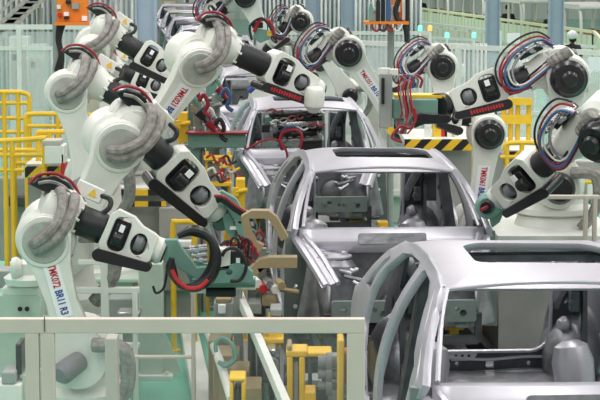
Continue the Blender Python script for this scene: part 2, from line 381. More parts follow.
    for x in (-.6, 0, .6): b.beam((x, -1.55, .66), (x, -1.58, .9), .05, .05)
    b.build('radiator_support', 'dark', t)
    # floor pan
    b = MB(); n = 26; mm = 14; vs = []; fs = []
    for i in range(n+1):
        y = -.75+4.0*i/n
        for k in range(mm+1):
            x = -.80+1.6*k/mm; z = .66+(.16*math.exp(-(x/.13)**2) if y < 1.9 else 0)
            if y > 1.55: z = .86+.02*math.sin(x*24)*(.3 if y > 2.2 else 1)
            if y > 2.75: z = .72
            vs.append((x, y, z))
    for i in range(n):
        for k in range(mm): a = i*(mm+1)+k; fs.append((a, a+mm+1, a+mm+2, a+1))
    b.add(vs, fs); fl = b.build('floor_pan', 'steel2', t, solid=.012)
    b = MB(); b.beam((-.74, .55, .74), (.74, .55, .74), .16, .1); b.beam((-.74, 1.05, .74), (.74, 1.05, .74), .12, .1); b.beam((-.7, 1.52, .87), (.7, 1.52, .87), .07, .05)
    b.build('seat_crossmember', 'silver', fl, bevel=.02)
    # dash crossbar
    b = MB(); b.tube([(-.72, -.42, 1.30), (-.3, -.40, 1.33), (.3, -.40, 1.33), (.72, -.42, 1.30)], .03, 8); b.build('dash_crossbar', 'dark', t)
    # rear bulkhead with rounded opening
    b = MB(); m = mtx(V((0, 2.55, 0)), V((1, 0, 0)), V((0, -.12, .99)), V((0, -.99, -.12)))
    arc = lambda cx, cy, r, a0, a1: [(cx+r*math.cos(math.radians(a0+(a1-a0)*k/5)), cy+r*math.sin(math.radians(a0+(a1-a0)*k/5))) for k in range(6)]
    U = [(.44, 1.66)]+arc(.30, 1.16, .14, 0, -90)+arc(-.30, 1.16, .14, -90, -180)+[(-.44, 1.66)]
    b.prism([(-.62, .80), (.62, .80), (.62, 1.62)]+U+[(-.62, 1.62)], [circ(.53, 1.2, .03), circ(.53, 1.38, .025), circ(.5, 1.0, .02), rrect(.0, .90, .06, .96, .01), circ(-.3, .93, .015), circ(-.2, .93, .015), circ(.3, .93, .015), circ(.4, .92, .015)], m, -.02, .02)
    bh = b.build('rear_bulkhead', 'dark', t)
    b = MB(); b.tube([m @ V((x, y, .028)) for x, y in U], .014, 6, sm=0)
    b.tube([m @ V((x, .97-.01*math.cos(x*9), .03)) for x in (-.6, -.3, 0, .3, .6)], .012, 6)
    b.build('opening_flange', 'silver', bh)
    b = MB(); b.prism([(-.28, 1.03), (-.05, 1.03), (-.09, .955), (-.24, .955)], [circ(-.21, .99, .012, 8), circ(-.165, .99, .012, 8), circ(-.12, .99, .012, 8)], m, .025, .035); b.build('latch_bracket', 'roof', bh)
    b = MB(); b.tube([m @ V((x, .86+.015*math.sin(x*7), .05)) for x in (-.6, -.3, 0, .3, .6)], .03, 8); b.build('seat_back_rail', 'steel2', bh)
    # rear deck / trunk rim
    b = MB(); b.beam((-.80, 3.28, .76), (.80, 3.28, .76), .05, .16); b.build('tail_panel', 'silver', t, bevel=.02)
    b = MB(); b.tube([(-.58, 1.86, 1.77), (0, 1.88, 1.82), (.58, 1.86, 1.77)], .025, 8); b.build('rear_header', 'silver', t)
    return t
HEAD = .06
cars = [(11.15, 556), (17.15, 384), (23.8, 307), (30.4, 264), (36.6, 237), (42.3, 220), (48, 208), (54.5, 197), (61, 189), (68, 181)]
lab = ['silver unpainted car body nearest the camera, cut off by the right edge of the frame',
 'silver unpainted car body in the middle, second in line, with beige clamps at its side',
 'silver unpainted car body third in line, tool full of cables before its windscreen opening',
 'silver unpainted car body fourth in line, mostly hidden behind the robot arms']
ordn = ['fifth', 'sixth', 'seventh', 'eighth', 'ninth', 'tenth']
proto = make_car()
def car_frame(i):
    D, px = cars[i]; return Matrix.Translation(((px-300)/F*D, D, 0)) @ Matrix.Rotation(HEAD, 4, 'Z')
for i, (D, px) in enumerate(cars):
    o = proto if i == 0 else copy_tree(proto)
    o.location = ((px-300)/F*D, D, 0); o.rotation_euler.z = HEAD; o['group'] = 'car bodies on the assembly line'
    o['label'] = lab[i] if i < 4 else 'small pale car body far down the line, %s from the camera' % ordn[i-4]
t = thing('floor_conveyor', 'dark steel floor conveyor running under the row of car bodies', 'conveyor', (lx(20), 20, 0))
for sg in (-1, 1):
    b = MB(); b.beam((lx(9.2)+sg*.86, 9.2, .16), (lx(46)+sg*.86, 46, .16), .10, .20); b.build('side_rail', 'dark', t, bevel=.01)
    for k in range(10):
        y = 10+2.2*k; b = MB(); b.box((lx(y)+sg*.98, y, .17), (.14, .22, .26)); b.cyl((lx(y)+sg*.98, y-.12, .2), (lx(y)+sg*.98, y-.26, .2), .06, n=12); b.build('drive_motor', ('grey', 'yellow', 'greybox')[k % 3], t, bevel=.008)
for k in range(16):
    y = 9.6+1.1*k; b = MB(); b.cyl((lx(y)-.80, y, .10), (lx(y)+.80, y, .10), .04, n=10); b.build('roller', 'chrome', t)
# carrier skids under the first six
def make_skid():
    t = thing('carrier_skid', '', 'carrier skid')
    for s in (-1, 1):
        b = MB(); b.beam((s*.55, -1.4, .28), (s*.55, 3.0, .28), .10, .16); b.build('runner', 'grey', t, bevel=.01)
    for y in (-1.2, .4, 2.0, 2.9):
        b = MB(); b.beam((-.62, y, .24), (.62, y, .24), .12, .10); b.build('crossbar', 'grey', t)
    for s in (-1, 1):
        for y in (-.5, 1.4):
            b = MB(); b.box((s*.55, y, .40), (.08, .12, .12)); b.box((s*.55, y, .445), (.16, .16, .03)); b.build('support_pin', 'yellow', t)
    for s in (-1, 1):
        for y in (-1.2, 2.9): 
            b = MB(); b.box((s*.55, y, .10), (.12, .2, .20)); b.build('foot', 'dark', t)
    return t
sk = make_skid()
for i in range(6):
    D, px = cars[i]; o = sk if i == 0 else copy_tree(sk)
    o.location = ((px-300)/F*D, D, .14); o.rotation_euler.z = HEAD; o['group'] = 'carrier skids under the car bodies'
    o['label'] = 'grey steel carrier skid under the %s car body from the camera' % ['first', 'second', 'third', 'fourth', 'fifth', 'sixth'][i]

# ------------------------------------------------------------------ robots
TOC = V((0, -1, .12)).normalized()
def robot(label, E, A, W, S, D, Dw=None, Ds=None, k=1.0, sl=(.18, .42), style='L', tx=None, toc=None, cover_mark=False, sgn=1, base=True, hoses=True, box=True, fz=0):
    Dw = Dw or D; Ds = Ds or D; toc = toc or TOC
    pE, pA, pW, pS = P(*E, D), P(*A, D), P(*W, Dw), P(*S, Ds)
    pS.z = max(pS.z, .62)
    root = thing('welding_robot', label, 'robot', (pS.x, pS.y, 0), 'white robot arms along the line')
    X = (pW-pA).normalized(); L = (pW-pA).length
    N = (toc-X*X.dot(toc)).normalized(); Y = N.cross(X)
    if Y.z < 0: Y = -Y
    Zr = X.cross(Y); m = mtx(pA, X, Y, Zr); ns = 1 if Zr.dot(N) > 0 else -1
    q = lambda x, y, n=0: pA+X*x+Y*y+N*n
    r = .10*k
    # elbow axis direction (towards the camera)
    NE = N
    # --- lower arm
    XL = (pS-pE).normalized(); NL = (NE-XL*XL.dot(NE)).normalized(); YL = NL.cross(XL); LL = (pS-pE).length
    ml = mtx(pE, XL, YL, NL)
    prof = []
    R1, R2 = .182*k, .19*k
    for i in range(11): a = PI/2+PI*i/10; prof.append((R1*math.cos(a), R1*math.sin(a)))
    prof += [(LL*.22, -.125*k), (LL*.5, -.100*k), (LL*.75, -.125*k)]
    for i in range(11): a = -PI/2+PI*i/10; prof.append((LL+R2*math.cos(a), R2*math.sin(a)))
    prof += [(LL*.75, .125*k), (LL*.5, .100*k), (LL*.22, .125*k)]
    b = MB(); b.prism(prof, [], ml, .06*k, .20*k); la = b.build('lower_arm', 'white', root, bevel=.03*k, seg=3)
    b = MB(); b.prism([(LL*.3, -.07*k), (LL*.72, -.075*k), (LL*.72, .075*k), (LL*.3, .07*k)], [], ml, -.02*k, .07*k); b.build('arm_rib', 'white', la, bevel=.01)
    # --- joint cover / motor at elbow
    if style == 'L':
        b = MB(); b.lathe([(.150*k, 0), (.150*k, .5), (.135*k, 1)], pE+NL*.19*k, pE+NL*.225*k, 28); dk = b.build('joint_cover', 'disk', root)
        b = MB(); b.lathe([(.165*k, 0), (.172*k, .6), (.165*k, 1)], pE+NL*.185*k, pE+NL*.215*k, 28); b.build('cover_rim', 'white', dk)
    else:
        b = MB(); b.lathe([(.15*k, 0), (.155*k, .15), (.155*k, .6), (.13*k, .75), (.12*k, 1)], pE+NL*.19*k, pE+NL*.36*k, 24)
        for a in range(5): an = a*PI/2.5+.4; b.cyl(pE+NL*.355*k+(XL*math.cos(an)+YL*math.sin(an))*.09*k, pE+NL*.372*k+(XL*math.cos(an)+YL*math.sin(an))*.09*k, .012*k, n=8)
        b.lathe([(.07*k, 0), (.07*k, .5), (.05*k, 1)], pE+NL*.36*k, pE+NL*.41*k, 16); b.build('elbow_motor', 'blackg', root)
    # --- elbow housing
    b = MB(); b.lathe([(.17*k, 0), (.20*k, .12), (.20*k, .9), (.17*k, 1)], pE-NE*.24*k, pE+NE*.08*k, 26)
    x0 = sl[0]*L
    b.lathe([(.09*k, 0), (.155*k, .12), (.165*k, .45), (.15*k, .7), (.115*k, .92), (.108*k, 1)], q(-.13*k, 0, -.04*k), q(x0+.01, 0, -.0), 24)
    b.lathe([(.11*k, 0), (.145*k, .15), (.145*k, .85), (.11*k, 1)], q(0, .03*k, -.22*k), q(0, .03*k, .1*k), 20)
    for a in range(8): an = a*PI/4; b.cyl(q(x0-.03, r*1.12*math.cos(an), r*1.12*math.sin(an)), q(x0+.015, r*1.12*math.cos(an), r*1.12*math.sin(an)), .010*k, n=6)
    h = b.build('elbow_housing', 'white', root)
    # --- rear counter cylinder/motors behind elbow
    b = MB(); b.lathe([(.085*k, 0), (.085*k, .8), (.06*k, 1)], q(-.08*k, .03*k, -.08*k), q(-.17*k, .02*k, -.08*k), 16); b.build('rear_motor', 'blackg' if style == 'R' else 'white', root)
    # --- sleeve
    x1 = sl[1]*L
    b = MB(); b.lathe([(r*.98, 0), (r*1.04, .05), (r*1.04, .95), (r*.98, 1)], q(x0, 0), q(x1, 0), 26); b.build('black_sleeve', 'black', root)
    # --- forearm yoke
    xe = L*.90; w = xe-x1
    o1 = [(x1, -.095*k), (x1+.06*w, -.13*k), (x1+.25*w, -.155*k), (x1+.7*w, -.14*k), (x1+.93*w, -.105*k), (xe, -.085*k), (xe, .085*k), (x1+.9*w, .10*k), (x1+.65*w, .115*k), (x1+.45*w, .155*k), (x1+.12*w, .165*k), (x1+.03*w, .12*k)]
    def fl(p): return [(x, y*sgn) for x, y in p][::(1 if sgn > 0 else -1)]
    hA = rrect(x1+.14*w, -.105*k, x1+.46*w, .125*k, .045*k); hB = circ(x1+.70*w, -.005*k, .155*w, 18, .075*k)
    b = MB(); b.prism(fl(o1), [fl(hA), fl(hB)], m, -.10*k, .10*k); fo = b.build('forearm', 'white', root, bevel=.018*k, seg=3)
    b = MB(); b.prism(fl(rrect(x1+.10*w, -.10*k, x1+.82*w, .10*k, .03*k)), [], m, -.06*k, .055*k); b.build('inner_recess', 'black', fo)
    b = MB(); mc = q(x1+.30*w, .01*k*sgn, .06*k)
    b.beam(q(x1+.20*w, .0, .075*k), q(x1+.40*w, .0, .075*k), .15*k, .09*k, N); b.cyl(q(x1+.21*w, -.02*k*sgn, .13*k), q(x1+.39*w, -.02*k*sgn, .13*k), .045*k, n=14)
    mo = b.build('wrist_motor', 'blackg', root, bevel=.008*k)
    b = MB(); b.beam(q(x1+.27*w, .055*k*sgn, .155*k), q(x1+.36*w, .055*k*sgn, .155*k), .05*k, .01*k, N); b.build('motor_label', 'paper', mo)
    b = MB(); b.lathe([(.055*k, 0), (.055*k, .7), (.03*k, 1)], q(x1+.62*w, 0, .06*k), q(x1+.80*w, 0, .06*k), 14); b.build('wrist_gear', 'grey', fo)
    # --- black cover along the lower edge
    st = []
    for i in range(9): a = PI/2+PI*i/8; st.append((x1+.08*w+.042*k*math.cos(a), -.165*k+.042*k*math.sin(a)))
    for i in range(9): a = -PI/2+PI*i/8; st.append((xe-.02*w+.032*k*math.cos(a), -.125*k+.032*k*math.sin(a)))
    b = MB(); b.prism(fl(st), [], m, -.12*k if ns > 0 else -.135*k, .135*k if ns > 0 else .12*k); cv = b.build('belt_cover', 'blackg', root, bevel=.01*k)
    if cover_mark:
        b = MB(); dx = (w*.72)/14
        for i in range(12):
            xx = x1+.16*w+dx*i; hh = .022*k*(1 if i % 3 else .8)
            b.beam(q(xx, (-.158+.002*i)*k*sgn, .137*k), q(xx+dx*.62, (-.158+.002*i)*k*sgn, .137*k), .036*k if i % 2 else .028*k, .004, N)
        b.build('red_marking', 'inkr', cv)
    # --- wrist flange
    b = MB(); b.lathe([(.085*k, 0), (.09*k, .2), (.09*k, .75), (.075*k, 1)], q(xe-.02, 0), q(L*.985, 0), 22); wf = b.build('wrist_flange', 'white', root)
    b = MB(); b.cyl(q(L*.985, 0), q(L, 0), .07*k, n=18); b.build('tool_mount', 'black', wf)
    # --- shoulder, turret, base
    b = MB(); b.lathe([(.2*k, 0), (.24*k, .1), (.24*k, .9), (.2*k, 1)], pS-NL*.42*k, pS+NL*.05*k, 26); sh = b.build('shoulder', 'white', root)
    b = MB(); b.lathe([(.12*k, 0), (.13*k, .2), (.13*k, .8), (.10*k, 1)] if style == 'R' else [(.07*k, 0), (.075*k, .5), (.075*k, .85), (.05*k, 1)], pS+NL*.19*k, pS+NL*(.42 if style == 'R' else .38)*k+(V((-.12, 0, -.06))*k if style == 'L' else V((0, 0, 0))), 20); b.build('shoulder_motor', 'blackg' if style == 'R' else 'grey', sh)
    zt = pS.z-.16*k; c = V((pS.x, pS.y, 0))-NL*.16*k; c.z = 0; up = V((0, 0, 1))
    ped = max(0, zt-.72) if not fz else fz; bh = .30 if not fz else min(.3, (zt-fz)*.5)
    b = MB(); b.lathe([(.30*k, 0), (.33*k, .1), (.33*k, .3), (.26*k, .5), (.24*k, 1)], c+up*(ped+bh), c+up*(zt+.1), 26); b.build('turret', 'white', root)
    b = MB(); b.lathe([(.40*k, 0), (.40*k, .12), (.34*k, .2), (.31*k, .9), (.33*k, 1)], c+up*ped, c+up*(ped+bh), 26); b.build('base', 'white', root)
    if ped > .05 and not fz:
        b = MB(); b.box((c.x, c.y, ped/2), (.75*k, .75*k, ped-.02)); b.box((c.x, c.y, .02), (.95*k, .95*k, .04)); b.box((c.x, c.y, ped-.02), (.95*k, .95*k, .04)); b.build('pedestal', 'paleg', root, bevel=.01)
    # --- hose dress
    if style == 'L':
        # grey wrapped hoses from top of the housing down to the elbow cover
        b = MB()
        e = lambda x, y, n: pE+X*x*k+Y*y*k+N*n*k
        b.tube([e(-.03, .30, .04), e(-.01, .33, .13), e(.04, .24, .22), e(.05, .12, .28), e(.0, .0, .28), e(-.05, -.06, .22)], .036*k, 9)
        b.tube([e(.06, .31, .04), e(.09, .32, .13), e(.11, .22, .22), e(.10, .10, .27), e(.05, -.02, .27), e(-.02, -.09, .22)], .038*k, 9)
        b.build('wrapped_hose', 'wrap', root)
        # black hose guide with red hose round it
        g = [(x*k, y*k) for x, y in ((-.26, .10), (-.22, .17), (-.13, .215), (-.02, .205), (.07, .13), (-.05, .10), (-.15, .09))]
        b = MB(); b.prism(g if True else g, [], m, -.06*k, .06*k); gd = b.build('hose_guide', 'blackg', root, bevel=.012*k)
        b = MB(); b.tube([q(-.27*k, .10*k, .03*k), q(-.23*k, .18*k, .03*k), q(-.13*k, .23*k, .03*k), q(-.01*k, .215*k, .03*k), q(.07*k, .15*k, .03*k)], .011*k, 7); b.build('red_hose', 'red', gd)
        b = MB(); b.tube([q(-.21*k, .13*k, .07*k), q(-.14*k, .17*k, .08*k), q(-.05*k, .17*k, .08*k), q(.03*k, .13*k, .08*k)], .012*k, 6); b.build('grey_hose', 'wrap', gd)
        if box:
            b = MB(); b.beam(q(.02*k, .20*k, -.10*k), q(.21*k, .19*k, -.10*k), .10*k, .10*k, N); jb = b.build('junction_box', 'white', root, bevel=.008*k)
            b = MB(); c0 = q(.14*k, .195*k, -.047*k)
            b.prism([(-.03*k, -.022*k), (.03*k, -.022*k), (0, .032*k)], [], mtx(c0, X, N.cross(X), N), 0, .003); b.build('warning_triangle', 'yellow', jb)
            b = MB(); b.tube([q(.20*k, .2*k, -.06*k), q(.26*k, .2*k, -.02*k), q(.28*k, .15*k, .0*k), q(.24*k, .08*k, .0*k)], .018*k, 7); b.build('loop_hose', 'black', jb)
    elif hoses:
        def loop(dy, dn, rr, cm, nm, sc=1.0):
            pts = [(.02, .17), (.10, .25), (.24, .25), (.40, .19), (.50, .08), (.50, -.06), (.40, -.10), (.24, -.05), (.06, .02)]
            b = MB(); b.tube([q(x*k*sc+.0, (y+dy)*k*sc, (.17+dn)*k) for x, y in pts], rr*k, 7); return b.build(nm, cm, root)
        loop(0, .0, .011, 'red', 'red_hose'); loop(.018, .03, .010, 'blue', 'blue_hose', .93); loop(.035, -.03, .009, 'red', 'red_hose', 1.0); loop(.06, -.05, .009, 'black', 'black_hose', 1.05); loop(.04, .01, .008, 'white', 'white_hose', .86)
        loop(.02, -.02, .012, 'chrome', 'braided_hose', .80)
        b = MB()
        for i in range(7):
            x = (.06+.05*i)*k; yy = (.20+.02*math.sin(i*2.1))*k; b.cyl(q(x, yy, .08*k), q(x+.04*k, yy+.01*k, .16*k), .022*k, n=8)
        b.build('valve_block', 'chrome', root)
        b = MB(); b.beam(q(.10*k, .20*k, .05*k), q(.30*k, .17*k, .05*k), .05*k, .12*k, N); b.build('hose_clamp', 'black', root)
        b = MB(); b.lathe([(.05*k, 0), (.058*k, .1), (.05*k, .2), (.058*k, .3), (.05*k, .4), (.058*k, .5), (.05*k, .6), (.058*k, .7), (.045*k, 1)], q(.10*k, .03*k, .17*k), q(-.10*k, .09*k, .18*k), 12); b.build('hose_grip', 'wrap', root)
    # --- hose by the shoulder
    b = MB(); b.tube([pS+NL*.25*k+V((.1, 0, .12))*k, pS+NL*.3*k+V((.3, 0, .1))*k, pS+NL*.25*k+V((.32, 0, -.15))*k, pS+NL*.2*k+V((.2, 0, -.35))*k], .05*k, 8); b.build('shoulder_hose', 'wrap', sh)
    if tx:
        body1, body2, size, pos = tx
        TX = XL; TY = YL
        if TY.x < 0: TX2 = TX; TY = -TY
        TN = TX.cross(TY)
        side = 1 if TN.dot(NL) > 0 else -1
        if side < 0: TN = -TN; 
        mm = mtx(pE+XL*(LL*pos)+NL*(.205*k), TX, TN.cross(TX), TN)
        b = MB(); b.box((0, 0, -.001), (LL*.45, size*1.5, .004), mm); pl = b.build('name_plate', 'paper', la)
        text(body1, size, 'inkr', la, mm @ Matrix.Translation((-LL*.21, 0, .003)), 'red_lettering', align='LEFT', fit=LL*.19)
        text(body2, size, 'inkb', la, mm @ Matrix.Translation((LL*.0, 0, .003)), 'blue_lettering', align='LEFT', fit=LL*.20)
    return root, q, (X, Y, N, L)


R1, q1, f1 = robot('left foreground white robot, grey wrapped hoses, red and blue lettering on lower arm', (46, 238), (62, 213), (165, 253), (80, 356), 15, k=1.14, sl=(.16, .41), tx=('TMK072', 'BR11 R3', .080, .40))
R2, q2, f2 = robot('white robot directly behind the left foreground one, forearm slanting to a teal gun', (115, 141), (130, 127), (222, 215), (60, 243), 16.5, Dw=16.8, k=1.22, sl=(.14, .36))
R3, q3, f3 = robot('far left white robot with round grey elbow plate above the yellow railings', (68, 92), (84, 77), (166, 122), (92, 178), 18.5, k=1.08, sl=(.28, .54))
R4, q4, f4 = robot('upper left white robot with its grey elbow plate below the orange panel', (94, 45), (104, 30), (180, 76), (88, 150), 21, Ds=21.7, k=1.0, sl=(.22, .46))
R5, q5, f5 = robot('top centre white robot reaching right over a car, red marks on black cover', (195, 58), (218, 44), (322, 92), (130, 148), 19.8, Dw=20.3, Ds=20.0, fz=1.45, k=1.2, sl=(.16, .44), tx=('TMK021', 'BR10 R3', .095, .42), cover_mark=True, box=False)
R13, q13, f13 = robot('white robot half hidden between the two upper left robots, black motor showing', (98, 78), (108, 66), (172, 92), (110, 150), 22.8, k=.9, sl=(.2, .4))
R8, q8, f8 = robot('upper right white robot, black elbow motor, red and blue hose loop, forearm reaching left', (566, 77), (560, 66), (440, 106), (556, 184), 17.5, k=1.05, fz=1.30, sl=(.26, .46), style='R', cover_mark=True)
R9, q9, f9 = robot('white robot cut off by the right edge, forearm slanting down to a car', (617, 131), (603, 119), (492, 202), (655, 250), 15.5, Dw=16.4, k=1.08, sl=(.36, .55), style='R')
R10, q10, f10 = robot('upright white robot arm in front of the diagonal hazard plate, black elbow motor', (487, 132), (480, 118), (435, 112), (474, 228), 19.6, k=.95, sl=(.2, .4), style='R', hoses=False, tx=('TMK061', 'BR20 R4', .08, .55))
R7, q7, f7 = robot('white robot right of centre, small black elbow motor before the pale fence', (442, 66), (438, 57), (384, 84), (446, 165), 22, k=.9, sl=(.3, .55), style='R')
R6, q6, f6 = robot('top centre white robot, lettered lower arm slanting down right from black elbow motor', (348, 52), (340, 42), (280, 82), (400, 126), 27.8, k=1.22, sl=(.28, .52), style='R', tx=('TMK051', 'BR10 R4', .09, .45))
R11, q11, f11 = robot('small far white robot left of the two tall columns, black elbow motor', (301, 21), (298, 15), (268, 46), (350, 95), 31, k=.95, sl=(.3, .55), style='R')
R12, q12, f12 = robot('pale white robot at the top edge, raised arm beside the far cars', (246, -4), (232, 2), (200, 22), (272, 50), 34.5, k=1.25, sl=(.2, .4), style='R')
# ------------------------------------------------------------------ pixel helpers for placed things
def pc(x, y, D): return P(x, y, D)
def px(n, D): return n*D/F
def pbox(b, x0, y0, x1, y1, D, dep=.2):
    c = P((x0+x1)/2, (y0+y1)/2, D); return b.box((c.x, c.y, c.z), (px(abs(x1-x0), D), dep, px(abs(y1-y0), D)))
def ptube(b, pts, D, r, n=7, sm=5, closed=False):
    return b.tube([P(p[0], p[1], p[2] if len(p) > 2 else D) for p in pts], r, n, sm, closed)
def pprism(b, pts, D, t, holes=()):
    o = P(pts[0][0], pts[0][1], D)
    cv = lambda l: [((x-pts[0][0])*D/F, (pts[0][1]-y)*D/F) for x, y in l]
    return b.prism(cv(pts), [cv(h) for h in holes], mtx(o, V((1, 0, 0)), V((0, 0, 1)), V((0, -1, 0))), -t/2, t/2)
def floor_under(x, D): c = P(x, 200, D); return (c.x, c.y, 0)
def T(name, label, cat, x, D, group=None, z=0):
    f = floor_under(x, D); return thing(name, label, cat, (f[0], f[1], z), group)

# ------------------------------------------------------------------ tools
t = T('welding_gun', 'teal welding gun with a big black hose loop on the left foreground robot', 'welding gun', 200, 15.1, 'teal robot tools')
b = MB(); pprism(b, [(165, 239), (177, 239), (183, 249), (197, 268), (222, 266), (240, 262), (254, 272), (254, 282), (205, 284), (176, 266), (165, 262)], 15.0, .10, [circ(230, 272, 3.2, 10), circ(205, 274, 2.2, 8)]); b.build('bracket', 'teal', t, bevel=.008)
b = MB(); pprism(b, [(182, 262), (196, 260), (214, 266), (250, 268), (252, 284), (192, 286)], 15.25, .05); b.build('back_plate', 'teal', t)
b = MB(); pbox(b, 212, 247, 231, 268, 15.05, .2); tb = b.build('transformer_box', 'white', t, bevel=.01)
b = MB(); pbox(b, 231, 249, 244, 269, 15.05, .18); b.build('transformer_cover', 'blackg', tb, bevel=.01)
b = MB(); pbox(b, 236, 258, 240, 263, 14.95, .01); b.build('cover_label', 'paper', tb)
for i, (dr, D, c, r) in enumerate(((0, 14.8, 'black', .024), (2.2, 14.85, 'blackg', .02), (-2.5, 14.82, 'blackg', .012), (-4, 14.9, 'black', .016), (3.5, 14.95, 'black', .014))):
    b = MB(); ptube(b, [(178+i, 236), (192, 230-dr), (208, 236-dr), (216+dr, 254), (211+dr, 274+dr), (196, 287+dr), (180, 285), (171-dr, 270), (172, 258)], D, r); b.build('looped_hose', c, t)
b = MB(); ptube(b, [(172, 270), (177, 280), (188, 288), (200, 287), (208, 280)], 14.76, .016); b.build('banded_hose', 'inkr', t)
b = MB(); ptube(b, [(222, 256), (226, 250), (235, 248), (243, 256), (246, 268), (240, 280), (230, 281)], 14.9, .014); b.build('looped_hose', 'black', t)
for i in range(3):
    b = MB(); b.cyl(P(190+2*i, 250+5*i, 14.95), P(207, 248+6*i, 14.95), .030-.004*i, n=12); b.cyl(P(195+2*i, 250+5*i, 14.95), P(199+2*i, 250+5*i, 14.95), .038, n=12); b.build('cylinder', 'chrome', t)
for i in range(9):
    b = MB(); x = 222+3.5*i; ptube(b, [(x-3, 252-i % 3*3), (x, 244-i % 4*2), (x+6, 241+i % 3*4), (x+5, 250+i % 4*3), (x+9, 256+i % 2*6)], 15.1+.03*(i % 3), .010); b.build('red_wire', 'red' if i % 3 else 'black', t)
b = MB(); pbox(b, 192, 278, 256, 284, 15.2, .10); pbox(b, 182, 284, 256, 287, 15.2, .06); b.build('rail', 'teal', t, bevel=.005)
b = MB(); b.cyl(P(207, 292, 15.2), P(235, 292, 15.2), .04, n=16); pbox(b, 206, 287, 236, 296, 15.25, .05); b.build('actuator', 'black', t, bevel=.005)
b = MB(); pbox(b, 190, 286, 206, 293, 15.2, .05); pbox(b, 236, 286, 256, 289, 15.2, .04); b.build('slide', 'whitef', t)
b = MB(); ptube(b, [(168, 262), (166, 278), (163, 289), (156, 293), (153, 286)], 14.9, .010); b.build('hanging_wire', 'black', t)

def clamp(pts, D, wpx, label, thick=.14):
    # flat beige bracket following a centre line
    cl = [V((p[0], p[1])) for p in pts]; L_, R_ = [], []
    for i, p in enumerate(cl):
        d = (cl[min(i+1, len(cl)-1)]-cl[max(i-1, 0)]).normalized(); n = V((-d.y, d.x)); L_.append(p+n*wpx/2); R_.append(p-n*wpx/2)
    poly = [tuple(p) for p in L_]+[tuple(p) for p in R_[::-1]]
    o = T('car_clamp', label, 'clamp', pts[0][0], D, 'beige clamps at the middle car')
    b = MB(); pprism(b, poly, D, thick); b.build('clamp_arm', 'beige', o, bevel=.012)
    c = P(pts[0][0], pts[0][1], D+.1); b = MB(); b.box((c.x, c.y, c.z/2), (.07, .07, c.z)); b.build('post', 'greybox', o); return o
clamp([(262, 248), (254, 244), (248, 232), (245, 216), (252, 213), (268, 213), (274, 218), (285, 238)], 15.9, 8, 'beige hooked clamp arm, upper of the two touching the middle car')
clamp([(238, 274), (252, 272), (263, 262), (270, 261), (298, 261)], 15.8, 11, 'beige cranked clamp arm, lower of the two touching the middle car')
clamp([(252, 289), (272, 288), (300, 292)], 15.9, 4, 'thin straight beige clamp bar below the two cranked arms', .08)

t = T('welding_gun', 'teal welding gun with round flange on the slanted forearm beside the middle car', 'welding gun', 225, 16.9, 'teal robot tools')
b = MB(); b.lathe([(.13, 0), (.15, .3), (.15, .8), (.10, 1)], P(217, 209, 16.95), P(224, 216, 16.8), 20); b.build('flange', 'teal', t)
b = MB(); pprism(b, [(214, 194), (222, 190), (236, 198), (244, 212), (250, 226), (246, 238), (238, 234), (234, 218), (226, 206), (214, 204)], 16.7, .10, [circ(228, 203, 3, 10), circ(240, 222, 2, 8)]); b.build('bracket', 'teal', t, bevel=.01)
b = MB(); pprism(b, [(222, 214), (230, 212), (238, 230), (232, 240), (226, 232)], 16.75, .08); b.build('lower_jaw', 'teal', t, bevel=.008)
b = MB(); ptube(b, [(216, 200), (222, 199), (232, 206), (244, 214)], 16.55, .032, 9); b.build('power_cable', 'black', t)
b = MB(); ptube(b, [(214, 196), (224, 197), (236, 206), (246, 212)], 16.5, .012); b.build('red_hose', 'red', t)
b = MB(); b.cyl(P(207, 216, 16.8), P(217, 246, 16.8), .035, n=12); b.cyl(P(207, 216, 16.8), P(210, 224, 16.8), .05, n=12); b.build('cylinder', 'chrome', t)
b = MB(); pbox(b, 229, 220, 242, 226, 16.8, .12); pbox(b, 234, 228, 246, 233, 16.85, .12); b.build('electrode_block', 'blackg', t, bevel=.01)
b = MB(); pbox(b, 230, 226, 240, 229, 16.7, .08); b.build('nameplate', 'paper', t)
for i in range(10):
    b = MB(); x = 230+3.2*i; y = 232+(i*7 % 13); ptube(b, [(x, y), (x+4, y-5), (x+8, y+2), (x+5, y+8), (x+11, y+10)], 16.9+.05*(i % 4), .011); b.build('red_wire', 'red' if i % 3 else 'teal', t)

t = T('gripper', 'teal box gripper with hanging cables above the middle car roof, right side', 'gripper', 415, 17.4, 'teal robot tools')
b = MB(); pbox(b, 392, 98, 437, 118, 17.4, .25); pbox(b, 396, 118, 410, 128, 17.4, .18); b.build('body', 'teal', t, bevel=.012)
b = MB(); pbox(b, 394, 94, 444, 97, 17.5, .28); b.build('top_strip', 'yellow', t)
b = MB(); b.lathe([(.10, 0), (.12, .2), (.12, 1)], P(444, 106, 17.5), P(436, 107, 17.4), 18); b.build('flange', 'black', t)
b = MB(); pbox(b, 379, 73, 392, 128, 17.3, .12); up_ = b.build('upright', 'greybox', t, bevel=.01)
b = MB(); pbox(b, 381.5, 78, 384.5, 104, 17.22, .03); b.build('slot', 'blackg', up_)
b = MB(); b.lathe([(.055, 0), (.055, 1)], P(384, 68, 17.3), P(384, 75, 17.3), 14); pbox(b, 389, 69, 398, 75, 17.3, .1); b.build('head', 'white', t)
b = MB(); pprism(b, [(412, 117), (420, 113), (450, 115), (453, 119), (448, 123), (424, 124), (414, 128)], 17.2, .08); b.build('black_arm', 'blackg', t, bevel=.01)
b = MB(); b.lathe([(.035, 0), (.035, 1)], P(391, 131, 17.3), P(391, 131, 17.2), 12); b.build('yellow_knob', 'yellow', t)
